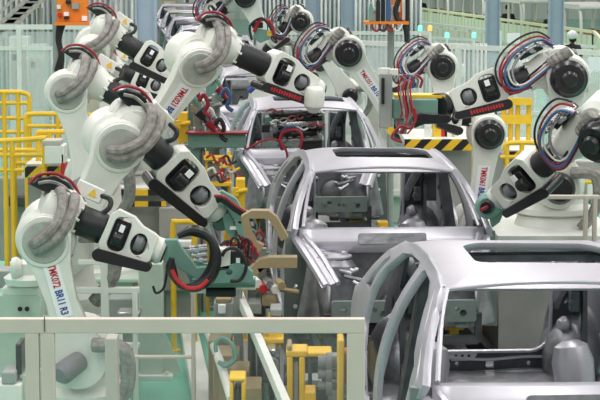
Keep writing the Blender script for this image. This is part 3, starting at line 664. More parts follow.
for i in range(8):
    b = MB(); x = 400+1.6*i; ptube(b, [(x+1, 80+i % 3), (x-2+i % 3, 88), (x, 100), (x+2, 112), (x-2+(i*5 % 6), 124), (x-4, 134)], 17.15-.02*(i % 2), .008); b.build('cable', ('red', 'wrap', 'chrome', 'inkr')[i % 4], t)
b = MB(); ptube(b, [(414, 108), (416, 118), (410, 128), (402, 126), (396, 130), (392, 138), (402, 142)], 17.1, .012); b.build('red_hose', 'red', t)
for i in range(5):
    b = MB(); x = 396+4*i; ptube(b, [(x, 82), (x+4, 75), (x+10, 80), (x+8, 88)], 17.2, .012); b.build('cable', ('wrap', 'red', 'blue')[i % 3], t)

t = T('welding_gun', 'round teal ring tool at the wrist of the far right forearm', 'welding gun', 489, 16.6, 'teal robot tools')
b = MB(); b.lathe([(.08, 0), (.105, .1), (.105, .9), (.075, 1)], P(492, 202, 16.62), P(487, 207, 16.30), 24); b.build('ring', 'teal', t)
b = MB(); b.lathe([(.065, 0), (.05, 1)], P(488, 206, 16.32), P(486, 208, 16.22), 16); b.build('hub', 'blackg', t)
b = MB(); b.cyl(P(487, 207, 16.2), P(481, 210, 16.1), .014, n=8); b.build('tip', 'red', t)
b = MB(); pprism(b, [(484, 196), (497, 198), (506, 206), (500, 222), (492, 228), (489, 216)], 16.5, .08); b.build('bracket', 'teal', t, bevel=.01)

t = T('gripper', 'cable packed tool hanging before the windscreen opening of the third car', 'gripper', 305, 20.4, 'teal robot tools')
b = MB(); b.lathe([(.08, 0), (.105, .15), (.105, .7), (.075, .85), (.05, 1)], P(315, 88, 20.05), P(313, 112, 20.1), 20); b.build('head', 'white', t)
b = MB(); b.lathe([(.05, 0), (.03, 1)], P(312, 110, 20.4), P(311, 116, 20.4), 10); b.build('spindle', 'black', t)
for i in range(6):
    y = 115+5*i; x0 = 270+(i*7 % 12); x1 = 318+(i*5 % 10)
    b = MB(); b.cyl(P(x0, y, 20.5), P(x1, y-2, 20.3), .028, n=10)
    for j in range(5): b.cyl(P(x0+9*j+2, y-.3*j, 20.45), P(x0+9*j+5, y-.4*j, 20.45), .042, n=10)
    b.build('rod', ('black', 'blackg', 'chrome')[i % 3], t)
for i in range(12):
    b = MB(); x = 266+4.2*i; y = 112+(i*11 % 24); ptube(b, [(x, y), (x+6, y-3), (x+12, y), (x+17, y-2)], 20.2+.03*(i % 3), .010); b.build('hose', ('red', 'white', 'black', 'wrap', 'blackg')[i % 5], t)
for i in range(3):
    b = MB(); ptube(b, [(282+i, 150), (280, 140), (284, 130+i), (296, 128+i), (302, 136), (300, 148)], 20.2-.04*i, .016); b.build('looped_hose', ('inkb', 'black', 'red')[i], t)
b = MB(); pbox(b, 300, 134, 322, 150, 20.5, .2); b.build('box', 'black', t, bevel=.01)
b = MB(); pbox(b, 265, 116, 282, 126, 20.6, .15); b.build('side_box', 'teal', t, bevel=.01)
b = MB(); pbox(b, 262, 124, 270, 132, 20.5, .15); b.build('side_motor', 'blackg', t, bevel=.01)
for i in range(3):
    b = MB(); ptube(b, [(249, 92-i), (256, 86-i*1.5), (268, 83-i), (280, 86-i), (288, 91-i)], 21.6+.05*i, .03); b.build('cable_conduit', ('inkb', 'black', 'black')[i], t)

# ---- cluster between the left robots and the third car
t = T('transfer_beam', 'long teal beam with a red top edge entering the side of the third car', 'beam', 215, 20.3)
b = MB(); pbox(b, 188, 133, 246, 147, 20.4, .2); b.build('beam', 'teal', t, bevel=.01)
b = MB(); pbox(b, 186, 131.5, 248, 133, 20.35, .24); b.build('red_edge', 'red', t)
b = MB(); pbox(b, 192, 147, 200, 350, 20.45, .15); b.build('post', 'teal', t)
b = MB(); ptube(b, [(246, 150), (262, 141), (276, 140), (285, 148), (288, 160)], 20.2, .012); b.build('red_hose', 'red', t)
def stand(label, x0, x1, y0, D, m, name='fixture_post', cat='post', dep=.18, deco=True, col2='chrome', group='fixture posts beside the line'):
    t = T(name, label, cat, (x0+x1)/2, D, group)
    c = P((x0+x1)/2, y0, D); w_ = px(x1-x0, D)
    b = MB(); b.box((c.x, c.y, c.z/2), (w_, dep, c.z)); b.build('post', m, t, bevel=.008)
    b = MB(); b.box((c.x, c.y, .02), (w_*1.8, dep*1.8, .04)); b.build('foot_plate', m, t)
    if deco:
        for k in range(3):
            b = MB(); z = c.z-.12-.22*k; b.box((c.x+w_*(.5 if k % 2 else -.5), c.y-dep*.5, z), (w_*.7, .08, .08)); b.cyl((c.x-w_*.5, c.y-dep*.62, z), (c.x+w_*.8, c.y-dep*.62, z+.02), .022, n=8); b.build('clamp_block', col2 if k % 2 else m, t)
    return t
stand('yellow fixture post left of the third car, behind the lettered arm', 178, 188, 112, 20.6, 'yellow')
stand('teal upright post between the top centre robot and the far cars', 206, 217, 66, 21.2, 'teal')
stand('beige upright post just left of the third car side', 194, 202, 96, 20.9, 'beige', col2='white')
stand('grey narrow upright post touching the third car side', 212, 220, 94, 20.8, 'greybox', col2='inkr')
stand('short yellow fixture post under the teal beam', 236, 245, 178, 19, 'yellow', col2='yellow')
t = T('clamping_fixture', 'tangled clamping fixture of cylinders and air hoses left of the third car', 'fixture', 205, 20.6)
b = MB(); pbox(b, 196, 100, 201, 340, 20.75, .1); b.build('post', 'greybox', t)
for i in range(14):
    b = MB(); x = 186+(i*13 % 36); y = 84+(i*17 % 44); D = 20.3+.08*(i % 5)
    if i % 2: ptube(b, [(x, y), (x+5, y-6), (x+9, y+3), (x+6, y+11), (x+12, y+16)], D, .022)
    else: b.cyl(P(x, y, D), P(x+6, y+7, D), .05, .03, n=10); b.cyl(P(x+6, y+7, D), P(x+9, y+11, D), .02, n=8)
    b.build('air_hose' if i % 2 else 'clamp_cylinder', ('white', 'red', 'chrome', 'red', 'blue', 'black', 'teal')[i % 7], t)
# behind R2's gun: red/yellow cluster
t = T('valve_rack', 'yellow valve rack behind the slanted forearm and teal gun', 'rack', 216, 19.6)
b = MB(); pbox(b, 204, 156, 232, 159, 19.7, .2); pbox(b, 204, 182, 232, 185, 19.7, .2); b.build('shelf', 'yellow', t)
b = MB(); pbox(b, 206, 150, 209, 352, 19.75, .06); b.build('post', 'yellow', t)
b = MB(); pbox(b, 228, 150, 231, 352, 19.75, .06); b.build('post', 'yellow', t)
for i in range(4):
    b = MB(); pbox(b, 208+6*i, 162, 212+6*i, 176, 19.75, .08); b.build('valve', ('grey', 'beige', 'inkr', 'chrome')[i], t, bevel=.005)

for i in range(10):
    b = MB(); x = 206+(i*7 % 24); y = 158+(i*5 % 22); D = 19.3+.06*(i % 4)
    ptube(b, [(x, y), (x+6, y-3), (x+10, y+4), (x+16, y+2)], D, .013)
    b.build('air_hose', ('red', 'yellow', 'white', 'red', 'black')[i % 5], t)
# ------------------------------------------------------------------ platforms
def platform(label, x0, x1, ytop, D, dep, hz, hy, m='floorg'):
    z = P(300, ytop, D).z; X0 = P(x0, 200, D).x; X1 = P(x1, 200, D).x
    t = thing('robot_platform', label, 'platform', ((X0+X1)/2, D+dep/2, 0), 'robot platforms')
    b = MB(); b.box(((X0+X1)/2, D+dep/2, z-.03), (X1-X0, dep, .06)); b.build('deck', 'whitef', t)
    b = MB(); b.box(((X0+X1)/2, D+dep/2+.05, (z-.06)/2), ((X1-X0)*.94, dep*.9, z-.06)); b.build('plinth', 'floorg', t)
    for yy0, yy1 in hy:
        b = MB(); za, zb = P(300, yy0, D).z, P(300, yy1, D).z; b.box(((X0+X1)/2, D-.03, (za+zb)/2), (X1-X0, .03, za-zb)); b.build('hazard_strip', hz, t)
    return t, z
platform('platform with two vertical hazard bands under the lettered top centre robot', 104, 166, 188, 19.35, 1.5, 'hazv', [(189, 195), (201, 206)])
platform('platform with diagonal hazard band at far left below the yellow railings', 26, 62, 164, 19.7, .6, 'hazd', [(166, 177)])
platform('platform with wide diagonal hazard band right of the middle car roof', 404, 474, 139, 20.6, 1.2, 'hazd', [(139, 150)])
platform('platform with narrow hazard bands between the upright arm and right forearm', 503, 545, 150, 21.5, 1.5, 'hazd', [(151, 155), (162, 166)])
platform('platform carrying the upper right robot base, behind the cream rail', 498, 620, 236, 16.9, 1.7, 'whitef', [])

# ------------------------------------------------------------------ yellow guardrails
def guard(label, D, top, mids, posts, m='yellow', r=.026, name='guardrail', group='yellow guardrails', zb=0, cat='guardrail'):
    xs = [p[0] for p in top]; t = T(name, label, cat, sum(xs)/len(xs), D, group)
    b = MB(); ptube(b, top, D, r, 8, 3); b.build('top_rail', m, t)
    for y, x0, x1 in mids:
        b = MB(); b.cyl(P(x0, y, D), P(x1, y, D), r*.85, n=8); b.build('mid_rail', m, t)
    for x, y in posts:
        c = P(x, y, D); b = MB(); b.cyl((c.x, c.y, zb), c, r, n=10); b.cyl((c.x, c.y, zb), (c.x, c.y, zb+.02), r*2.5, n=10); b.build('post', m, t)
guard('yellow guardrail at the left edge, tallest, with rounded corner', 21.6, [(-20, 92), (10, 92), (24, 93), (29, 97), (29, 112)], [(103, -20, 29), (118, -20, 29), (132, -20, 29)], [(4, 92), (18, 93), (29, 100)])
guard('yellow guardrail running behind the far left robot below its elbow', 21.0, [(26, 120), (27, 115), (34, 114), (60, 114), (98, 115)], [(126, 26, 98), (140, 26, 60)], [(26, 118), (58, 115), (96, 115)])
guard('yellow guardrail with doubled bars, lowest of the left ones', 20.0, [(37, 139), (38, 133), (46, 132), (100, 132)], [(136, 38, 52), (163, 10, 60), (150, -10, 50)], [(38, 136), (50, 133), (14, 150)])
guard('yellow guardrail at left edge, bars at the height of the hazard band', 19.6, [(-20, 142), (20, 140), (46, 138)], [(155, -20, 46), (170, -20, 24)], [(5, 142), (12, 141), (44, 139)])
guard('yellow guardrail behind the left foreground pair of robots, above the white machine', 24, [(98, 156), (120, 155), (158, 156), (160, 166)], [], [(100, 156), (159, 160)])
guard('short yellow guardrail frame below the hazard platform at left centre', 18.5, [(172, 262), (173, 224), (177, 222), (192, 222), (195, 226)], [], [(173, 226), (194, 226)])
guard('yellow rounded guardrail between upright arm and right forearm', 21.2, [(505, 150), (505, 146), (510, 143), (536, 143), (540, 147)], [(157, 500, 548)], [(507, 146), (522, 143), (538, 146)])
guard('yellow guardrail under the far right forearm', 20.5, [(560, 174), (572, 172), (600, 173), (620, 174)], [(182, 560, 620)], [(562, 174), (596, 173)])
t = T('access_ladder', 'yellow access frame with two solid yellow boards below the upper right forearm', 'ladder', 518, 22.4)
for y0, y1 in ((98, 105), (115, 124)):
    b = MB(); pbox(b, 500, y0, 532, y1, 22.4, .05); b.build('board', 'yellow', t)
for x in (504, 511, 518, 529):
    c = P(x, 98, 22.45); b = MB(); b.cyl((c.x, c.y, 0), c, .028, n=8); b.build('post', 'yellow', t)
t = T('gripper', 'orange curved gripper lying before the taupe platform beside the middle car', 'gripper', 430, 19.2)
b = MB(); pprism(b, [(412, 159), (420, 159), (436, 164), (446, 170), (446, 174), (434, 172), (420, 168), (412, 166)], 19.3, .2); b.build('body', 'orange', t, bevel=.02)
b = MB(); pbox(b, 424, 168, 436, 200, 19.4, .15); b.build('stand', 'dark', t)
t = T('post_fixture', 'yellow post with white box between the gripper and the upright arm', 'fixture', 466, 21.6)
b = MB(); pbox(b, 465, 122, 471, 300, 21.6, .1); b.build('post', 'yellow', t)
b = MB(); pbox(b, 458, 121, 466, 138, 21.6, .1); b.build('box', 'paper', t)
for i, (x, m) in enumerate(((428, 'white'), (437, 'yellow'), (444, 'inkr'), (449, 'white'), (455, 'white'))):
    b = MB(); c = P(x, 122+i, 20.9); b.box((c.x, c.y, 1.803+(c.z-1.803)/2), (.07+.02*(i % 2), .1, c.z-1.803)); b.cyl((c.x, c.y-.07, 1.9), (c.x, c.y-.07, c.z-.03), .015, n=6)
    tag(b.build('clamp_unit', m, bevel=.01), 'small %s clamp unit standing on the wide hazard platform' % {'white': 'white', 'yellow': 'yellow', 'inkr': 'red'}[m], 'clamp', 'clamp units on the wide hazard platform')

# ------------------------------------------------------------------ white frames and pale machines, left
t = T('support_column', 'pale green floor column with a bolted base plate behind the front fence', 'column', 151, 17.4)
b = MB(); c = P(151, 262, 17.4); b.box((c.x, c.y, c.z/2), (.21, .21, c.z)); b.build('shaft', 'paleg', t, bevel=.01)
b = MB(); b.box((c.x, c.y, .02), (.38, .38, .04)); 
for sx in (-1, 1):
    for sy in (-1, 1): b.cyl((c.x+.14*sx, c.y+.14*sy, .04), (c.x+.14*sx, c.y+.14*sy, .07), .02, n=6)
b.build('base_plate', 'whitef', t)
b = MB()
for s_ in (-1, 1): b.prism([(0, 0), (.16, 0), (0, .4)], [], mtx(V((c.x+.105*s_, c.y, .04)), V((s_, 0, 0)), V((0, 0, 1)), V((0, 1, 0))), -.01, .01)
b.build('gusset', 'paleg', t)
def wframe(label, D, vs_, hs_, m='whitef', w=.07, name='support_frame', group='white support frames'):
    t = T(name, label, 'frame', vs_[0][0], D, group)
    for x, y, wp in vs_:
        c = P(x, y, D); b = MB(); b.box((c.x, c.y, c.z/2), (px(wp, D), w, c.z)); b.build('post', m, t, bevel=.006)
    for y, x0, x1, hp in hs_:
        b = MB(); pbox(b, x0, y-hp/2, x1, y+hp/2, D, w*.9); b.build('crossbar', m, t, bevel=.006)
    return t
wframe('white support frame standing right of the left foreground robot', 16.2, [(104, 215, 8), (135, 292, 5)], [(290, 70, 140, 6), (262, 78, 104, 5), (345, 100, 140, 5)])
wframe('pale frame bar crossing behind the hazard platform at mid left', 20.6, [(96, 193, 6), (205, 193, 5)], [(196, 96, 222, 5), (238, 160, 200, 4)], 'cream')
wframe('cream rail on wide double posts at right before the upper right robot', 16.75, [(586, 196, 4), (595, 196, 4)], [(197, 506, 600, 4)], 'cream')
wframe('white angled frame behind the right forearm', 19.2, [(566, 150, 4), (546, 165, 4)], [(152, 540, 575, 4), (178, 540, 600, 4)], 'whitef')
def machine(label, D, parts, cat='machine', name='machine_unit', group=None):
    xs = [(p[0]+p[2])/2 for p in parts]; t = T(name, label, cat, sum(xs)/len(xs), D, group)
    for i, p in enumerate(parts):
        b = MB(); pbox(b, p[0], p[1], p[2], p[3], D+(p[5] if len(p) > 5 else 0), p[6] if len(p) > 6 else .25); b.build(p[7] if len(p) > 7 else ['housing', 'panel', 'block', 'bracket', 'plate'][i % 5], p[4], t, bevel=.012)
    lo = max(parts, key=lambda p: p[3]); c = P((lo[0]+lo[2])/2, lo[3]-1, D)
    if c.z > .03: b = MB(); b.box((c.x, c.y+.05, c.z/2), (px(lo[2]-lo[0], D)*.7, .15, c.z)); b.build('stand', 'greybox', t)
    return t
t = machine('pale stacked machine unit at the left edge behind the foreground robot', 15.8, [(0, 292, 44, 316, 'paleg'), (4, 285, 40, 293, 'whitef'), (-6, 268, 16, 286, 'greybox', .2), (22, 262, 32, 285, 'whitef'), (-6, 316, 50, 420, 'paleg', .1)])
b = MB(); b.lathe([(.15, 0), (.17, .3), (.12, .5), (.12, 1)], P(25, 284, 15.7), P(25, 262, 15.7), 20); b.lathe([(.08, 0), (.09, .5), (.06, 1)], P(12, 268, 15.6), P(22, 268, 15.6), 14); b.build('flange', 'whitef', t)
b = MB(); b.cyl(P(20, 309, 15.65), P(20, 309, 15.60), .02, n=10); b.build('port', 'blackg', t)
b = MB(); b.cyl(P(27, 309, 15.65), P(27, 309, 15.60), .02, n=10); b.build('port', 'blackg', t)
machine('low pale machine unit at lower left corner seen through the fence', 13.4, [(-4, 380, 24, 420, 'whitef'), (24, 370, 40, 412, 'paleg', .1), (4, 368, 18, 381, 'greybox'), (18, 340, 24, 372, 'blackg', .1)])
machine('grey cabinet unit behind the white frame right of the foreground robot', 17.6, [(108, 296, 138, 322, 'greybox'), (112, 322, 134, 330, 'whitef')])
machine('taupe cabinet with chrome lamp below the hazard platform', 19.4, [(160, 205, 200, 290, 'floorg'), (176, 240, 194, 247, 'paper', -.3, .1), (178, 248, 192, 256, 'chrome', -.3, .1)])
machine('white machine unit between the yellow railings at left', 19.5, [(46, 144, 66, 163, 'whitef'), (44, 139, 62, 145, 'creamd'), (66, 160, 84, 176, 'whitef', .3), (62, 152, 66, 178, 'inkr')])
machine('grey low cabinet behind far left railings', 21.4, [(0, 176, 60, 260, 'greybox'), (8, 196, 30, 206, 'dark', -.2, .1)])
machine('small white valve box beside the support column', 16.8, [(118, 310, 141, 316, 'chrome'), (120, 316, 138, 322, 'whitef')])
machine('pale machine with pipes behind the right platform and forearm', 22.5, [(540, 160, 600, 200, 'floorg'), (556, 166, 576, 178, 'blackg', -.5, .2), (585, 176, 600, 196, 'whitef', -.4, .3)])
# ------------------------------------------------------------------ lower centre fixtures (behind the front fence)
t = T('slide_rail', 'long pale grey rail slanting down towards the camera beside the yellow fixtures', 'rail', 260, 15)
b = MB(); b.beam(P(237, 290, 16.4), P(290, 415, 12.6), .055, .09); b.build('rail', 'whitef', t, bevel=.006)
b = MB(); p0 = P(240, 296, 16.3); b.cyl((p0.x, p0.y, 0), p0, .03, n=8); b.build('leg', 'whitef', t)
b = MB(); p0 = P(284, 402, 13.0); b.cyl((p0.x, p0.y, 0), p0, .03, n=8); b.build('leg', 'whitef', t)
t = T('steel_pipe', 'pale steel pipe slanting over the green floor left of the beige blocks', 'pipe', 225, 14)
b = MB(); b.tube([P(207, 330, 17), P(218, 356, 15.5), P(232, 400, 14)], .035, 10); b.build('pipe', 'whitef', t)
b = MB(); b.cyl((P(218, 356, 15.5).x, 15.5, 0), P(218, 356, 15.5), .02, n=8); b.build('stand', 'grey', t)
def fixture(label, D, parts, group='yellow fixtures beside the middle car'):
    return machine(label, D, parts, 'fixture', 'line_fixture', group)
t = fixture('yellow fixture with square top plate directly behind the fence rail', 15.2, [(268, 314, 281, 346, 'yellow'), (262, 335, 284, 341, 'yellow', -.05), (271, 346, 278, 420, 'yellow'), (270, 306, 282, 314, 'greybox')])
t = fixture('tall yellow fixture with open channel, nearest the middle of the fence pane', 14.0, [(287, 352, 293, 430, 'yellow'), (299, 352, 305, 430, 'yellow'), (286, 347, 308, 354, 'yellow'), (293, 356, 299, 430, 'greybox', .05), (304, 388, 316, 404, 'yellow'), (287, 342, 292, 348, 'beige')])
for i in range(3): b = MB(); b.cyl(P(318, 362+12*i, 13.9), P(342, 362+12*i, 13.9), .045-.008*i, n=12); b.cyl(P(326, 362+12*i, 13.9), P(332, 362+12*i, 13.9), .07, n=14); b.build('cylinder', 'grey', t)
t = fixture('yellow fixture with a flat arm towards the car, behind the tall channel one', 14.6, [(306, 349, 332, 354, 'yellow'), (328, 354, 340, 430, 'greybox'), (308, 354, 312, 430, 'dark')])
fixture('orange yellow upright fixture beside the fence end post', 13.8, [(337, 335, 344, 430, 'yellow'), (344, 350, 349, 382, 'orange', .1)])
fixture('small yellow fixture box low beside the slanting pipe', 13.6, [(229, 374, 246, 378, 'yellow'), (230, 378, 234, 430, 'yellow'), (242, 378, 246, 430, 'yellow'), (235, 382, 241, 430, 'dark', .1)])
t = fixture('grey fixture with clamps under the beige cranked arm', 15.8, [(262, 296, 276, 304, 'beige'), (248, 300, 262, 312, 'greybox'), (254, 312, 258, 420, 'greybox'), (266, 304, 270, 420, 'greybox')])
for i in range(5): b = MB(); b.cyl(P(254+6*i, 280+(i*5 % 9), 15.7), P(258+6*i, 284+(i*5 % 9), 15.6), .035, n=8); b.build('clamp_tip', ('white', 'inkr', 'chrome', 'white', 'beige')[i], t)
machine('grey valve cabinet low between the slide rail and yellow fixtures', 16.4, [(300, 300, 322, 330, 'dark'), (304, 304, 318, 314, 'greybox', -.15, .06), (326, 306, 344, 345, 'grey')])
machine('dark pump unit left of the tall channel fixture', 14.9, [(262, 352, 280, 380, 'dark'), (264, 380, 284, 430, 'grey', .1), (266, 346, 276, 353, 'chrome')])
machine('beige and grey terminal box under the long teal beam', 17.6, [(214, 300, 234, 322, 'greybox'), (216, 296, 232, 301, 'beige'), (218, 304, 226, 314, 'paper', -.15, .03)])
for i in range(5):
    b = MB(); x = 246+6*i; D = 15.3-.25*i; c = P(x, 330+8*i, D); b.tube([P(x-4, 318+8*i, D+.2), P(x, 326+8*i, D), P(x+6, 330+8*i, D), P(x+7, 345+8*i, D), (P(x+9, 380, D).x, D, .02)], .018, 7)
    tag(b.build('cable', ('black', 'dark', 'teal', 'black', 'grey')[i]), 'thin cable looping down beside the slide rail, %s' % ['black, farthest back', 'dark grey, second from back', 'teal green', 'black, second from front', 'mid grey, nearest'][i], 'cable', 'cables beside the slide rail')
for i, (x0, y0, x1, y1) in enumerate(((209, 336, 232, 350), (214, 350, 240, 366), (220, 366, 250, 382), (232, 382, 262, 404))):
    D = 16.2-.55*i; b = MB(); za = P(0, y0, D).z; c = P((x0+x1)/2, y0, D); b.box((c.x, c.y, za/2), (px(x1-x0, D), .4, za)); tag(b.build('beige_crate', 'beige', bevel=.01), ['beige floor block farthest from the camera of the stepped row', 'beige floor block second from the back of the stepped row', 'beige floor block second from the front of the stepped row', 'beige floor block nearest the fence of the stepped row'][i], 'block', 'beige floor blocks')
for i in range(3):
    b = MB(); ptube(b, [(216, 352), (216, 344-i), (224, 340-i), (233, 346), (234+i, 358), (226, 364+i), (218, 362)], 15.0-.1*i, .016); tag(b.build('coiled_hose', 'teal'), 'green coiled hose by the beige floor blocks behind the fence', 'hose', 'green coiled hoses')
machine('dark drive unit under the front end of the middle car', 15.0, [(296, 384, 330, 430, 'dark'), (300, 376, 322, 385, 'greybox'), (276, 388, 288, 430, 'grey')])
stand('grey post with small red sign behind the fence left side', 106, 118, 336, 13.0, 'creamd', deco=False, col2='inkr')
wframe('beige low barrier behind the fence over the green floor', 15.6, [(193, 290, 4)], [(357, 118, 195, 3)], 'cream', name='low_barrier')

# ------------------------------------------------------------------ front fence
FD = 9.0
t = thing('safety_fence', 'cream framed clear panel safety fence across the lower left foreground', 'fence', (P(180, 300, FD).x, FD, 0))
zt = P(0, 318, FD).z; zb_ = P(0, 332.5, FD).z
b = MB(); x0 = P(-40, 300, FD).x; x1 = P(365, 300, FD).x; b.box(((x0+x1)/2, FD, (zt+zb_)/2), (x1-x0, .05, zt-zb_)); b.build('top_rail', 'cream', t, bevel=.004)
for xa, xb in ((25, 38.5), (41, 54), (347, 365)):
    a, c = P(xa, 300, FD).x, P(xb, 300, FD).x; b = MB(); b.box(((a+c)/2, FD, zb_/2), (c-a, .05, zb_)); b.build('post', 'cream', t, bevel=.003)
    b = MB(); b.box(((a+c)/2, FD, .01), ((c-a)*2, .16, .02)); b.build('foot', 'cream', t)
b = MB(); b.box((P(40, 0, FD).x, FD-.028, (zt+zb_)/2+.01), (.004, .002, .07)); b.build('rail_joint', 'dark', t)
for xa, xb in ((-40, 25), (54, 347)):
    a, c = P(xa, 300, FD).x, P(xb, 300, FD).x
    b = MB(); b.box(((a+c)/2, FD, (zb_+.25)/2), (c-a, .006, zb_-.25)); b.build('clear_panel', 'pane', t)
    b = MB(); b.box(((a+c)/2, FD, .2), (c-a, .05, .08)); b.build('bottom_rail', 'cream', t)

# ------------------------------------------------------------------ background fences
def fence(label, xa, ya, Da, xb, yb, Db, n, mids, m='whitef', pn='haze', name='partition_fence', group='background partition fences', r=.05, cat='fence'):
    A, B = P(xa, ya, Da), P(xb, yb, Db); t = thing(name, label, cat, ((A.x+B.x)/2, (A.y+B.y)/2, 0), group)
    z = (A.z+B.z)/2; A.z = B.z = z
    b = MB(); b.beam(A, B, r, r*1.6); b.build('top_rail', m, t)
    for f in mids:
        b = MB(); b.beam((A.x, A.y, z*f), (B.x, B.y, z*f), r*.8, r*1.3); b.build('mid_rail', m, t)
    for i in range(n+1):
        p = A.lerp(B, i/n); b = MB(); b.box((p.x, p.y, z/2), (r*1.5, r*1.5, z)); b.build('post', m, t)
    if pn:
        for i in range(n):
            p, q = A.lerp(B, (i+.04)/n), A.lerp(B, (i+.96)/n); b = MB(); b.beam((p.x, p.y, z*.5), (q.x, q.y, z*.5), .01, z*.94); b.build('panel', pn, t)
    return t
fence('white partition fence at upper left behind the yellow railings', -20, 27, 33, 135, 27, 33, 4, (.86,))
fence('white partition fence spanning the right background', 352, 42, 34, 640, 55, 30, 5, (.55,))
fence('white partition fence in the centre background behind the small robots', 270, 34, 42, 430, 32, 42, 4, (.6,))
fence('tall pale glazed partition far behind on the right', 400, 30, 60, 640, 56, 52, 6, (.5,), 'whitef', 'haze')
# lime walkway railing
def railing(label, A, B, h, n, m='lime'):
    t = thing('walkway_railing', label, 'railing', ((A[0]+B[0])/2, (A[1]+B[1])/2, 0), 'pale lime walkway railings')
    A = V((*A, h)); B = V((*B, h))
    b = MB(); b.beam(A, B, .08, .08); b.build('top_rail', m, t)
    b = MB(); b.beam((A.x, A.y, h*.5), (B.x, B.y, h*.5), .03, h*.86); b.build('infill_panel', 'infill', t)
    for i in range(n+1): p = A.lerp(B, i/n); b = MB(); b.box((p.x, p.y, h/2), (.09, .09, h)); b.build('post', m, t)
def gxy(x, y, z): p = PG(x, y, z); return (p.x, p.y)
railing('long pale lime railing crossing the upper right background', gxy(395, 5, 1.5), gxy(594, 32, 1.5), 1.5, 16)
railing('nearer pale railing below the lime one at upper right', gxy(330, 12, 1.5), gxy(500, 32, 1.5), 1.5, 14, 'whitef')
railing('short pale lime railing turning behind the worker', gxy(594, 32, 1.5), gxy(612, 50, 1.5), 1.5, 3)
# strip curtains
def curtain(label, x0, x1, D, h, folds):
    X0, X1 = P(x0, 200, D).x, P(x1, 200, D).x; n = folds*8; vs = []; fs = []
    for i in range(n+1):
        x = X0+(X1-X0)*i/n; y = D+.12*math.sin(i*2*PI/8)
        vs += [(x, y, .03), (x, y, h)]
    for i in range(n): fs.append((2*i, 2*i+2, 2*i+3, 2*i+1))
    b = MB(); b.add(vs, fs); o = b.build('strip_curtain', 'strip', None, solid=.02, ang=180); tag(o, label, 'curtain', kind='stuff'); return o
curtain('pale strip curtain hanging behind the small robots in the centre', 250, 420, 50, 3.2, 40)
curtain('pale strip curtain behind the upper left partition fence', -20, 135, 44, 3.4, 30)
curtain('pale strip curtain behind the right partition fence', 418, 485, 40, 1.9, 16)
# ------------------------------------------------------------------ columns
for label, x0, x1, D in (('widest blue grey building column, left of the far cars', 138, 158, 34), ('blue grey building column left of the pair at top centre', 306, 319, 46), ('blue grey building column right of the pair at top centre', 341, 354, 46),
                         ('blue grey building column left of the pair at upper right', 484, 497, 46), ('blue grey building column right of the pair beside the worker', 546, 560, 46)):
    X0, X1 = P(x0, 200, D).x, P(x1, 200, D).x; cx = (X0+X1)/2; w_ = X1-X0
    t = thing('building_column', label, 'column', (cx, D, 0), 'blue grey building columns')
    b = MB(); b.box((cx-w_*.47, D, 4.5), (w_*.08, w_, 9)); b.box((cx+w_*.47, D, 4.5), (w_*.08, w_, 9)); b.box((cx, D, 4.5), (w_*.9, w_*.5, 9)); b.build('shaft', 'col', t)
    b = MB(); b.box((cx, D, .03), (w_*1.8, w_*1.8, .06)); b.build('base_plate', 'col', t)
# ------------------------------------------------------------------ orange control panels
def opanel(label, x0, y0, x1, y1, D, deco):
    t = T('control_board', label, 'control panel', (x0+x1)/2, D, 'orange control panels')
    b = MB(); pbox(b, x0, y0, x1, y1, D, .12); b.build('board', 'orange', t, bevel=.01)
    c = P(x0-1, y1, D); b = MB(); b.cyl((c.x, c.y, 0), (c.x, c.y, 4.6), .045, n=10); b.build('post', 'greybox', t)
    for (a0, a1, a2, a3, m) in deco:
        b = MB(); pbox(b, a0, a1, a2, a3, D-.09, .08); b.build('switch_box' if m != 'paper' else 'label_plate', m, t, bevel=.004)
    return t
t = opanel('orange control panel at the top left beside the far cell', 57, -20, 88, 22, 25, [(66, 0, 71, 4, 'blackg'), (72, 3, 79, 9, 'greybox'), (64, 12, 69, 16, 'paper'), (64, 17, 69, 19, 'blackg'), (82, 16, 87, 21, 'paper'), (57, 5, 61, 9, 'whitef'), (58, 13, 61, 17, 'inkr')])
b = MB(); pbox(b, 56, 22, 92, 25, 24.9, .3); b.build('tray', 'orange', t)
for i in range(4):
    b = MB(); ptube(b, [(58+2*i, 25), (57+i, 40), (60+i, 55), (56+i*2, 70), (58+i, 84)], 24.9, .02); b.build('hanging_cable', 'black', t)
t = opanel('orange control panel with cables at top right of centre', 392, -20, 408, 24, 26, [(397, 6, 400, 12, 'paper'), (402, 0, 405, 20, 'paper')])
b = MB(); pbox(b, 364, 21, 408, 24, 25.8, .4); b.build('tray', 'orange', t)
b = MB(); ptube(b, [(401, -6), (396, 8), (397, 18), (405, 27), (407, 42)], 25.7, .035); b.build('hanging_cable', 'black', t)
b = MB(); ptube(b, [(407.5, -10), (407.5, 43)], 25.75, .03, sm=0); b.build('conduit', 'black', t)
for i, (x, h, m) in enumerate(((371, 14, 'teal'), (378, 20, 'black'), (383, 24, 'blackg'), (388, 22, 'blue'), (375, 10, 'white'), (392, 12, 'chrome'))):
    b = MB(); pbox(b, x-2, 21-h, x+2, 21, 25.7+.02*i, .12); b.cyl(P(x, 21-h, 25.7), P(x, 17-h, 25.7), .02, n=8); b.build('valve_unit', m, t, bevel=.004)
for i in range(4):
    b = MB(); x = 372+7*i; ptube(b, [(x, 24), (x+1, 29), (x+5, 31), (x+8, 27), (x+9, 24)], 25.6, .015); b.build('hose_loop', ('red', 'black', 'red', 'white')[i], t)
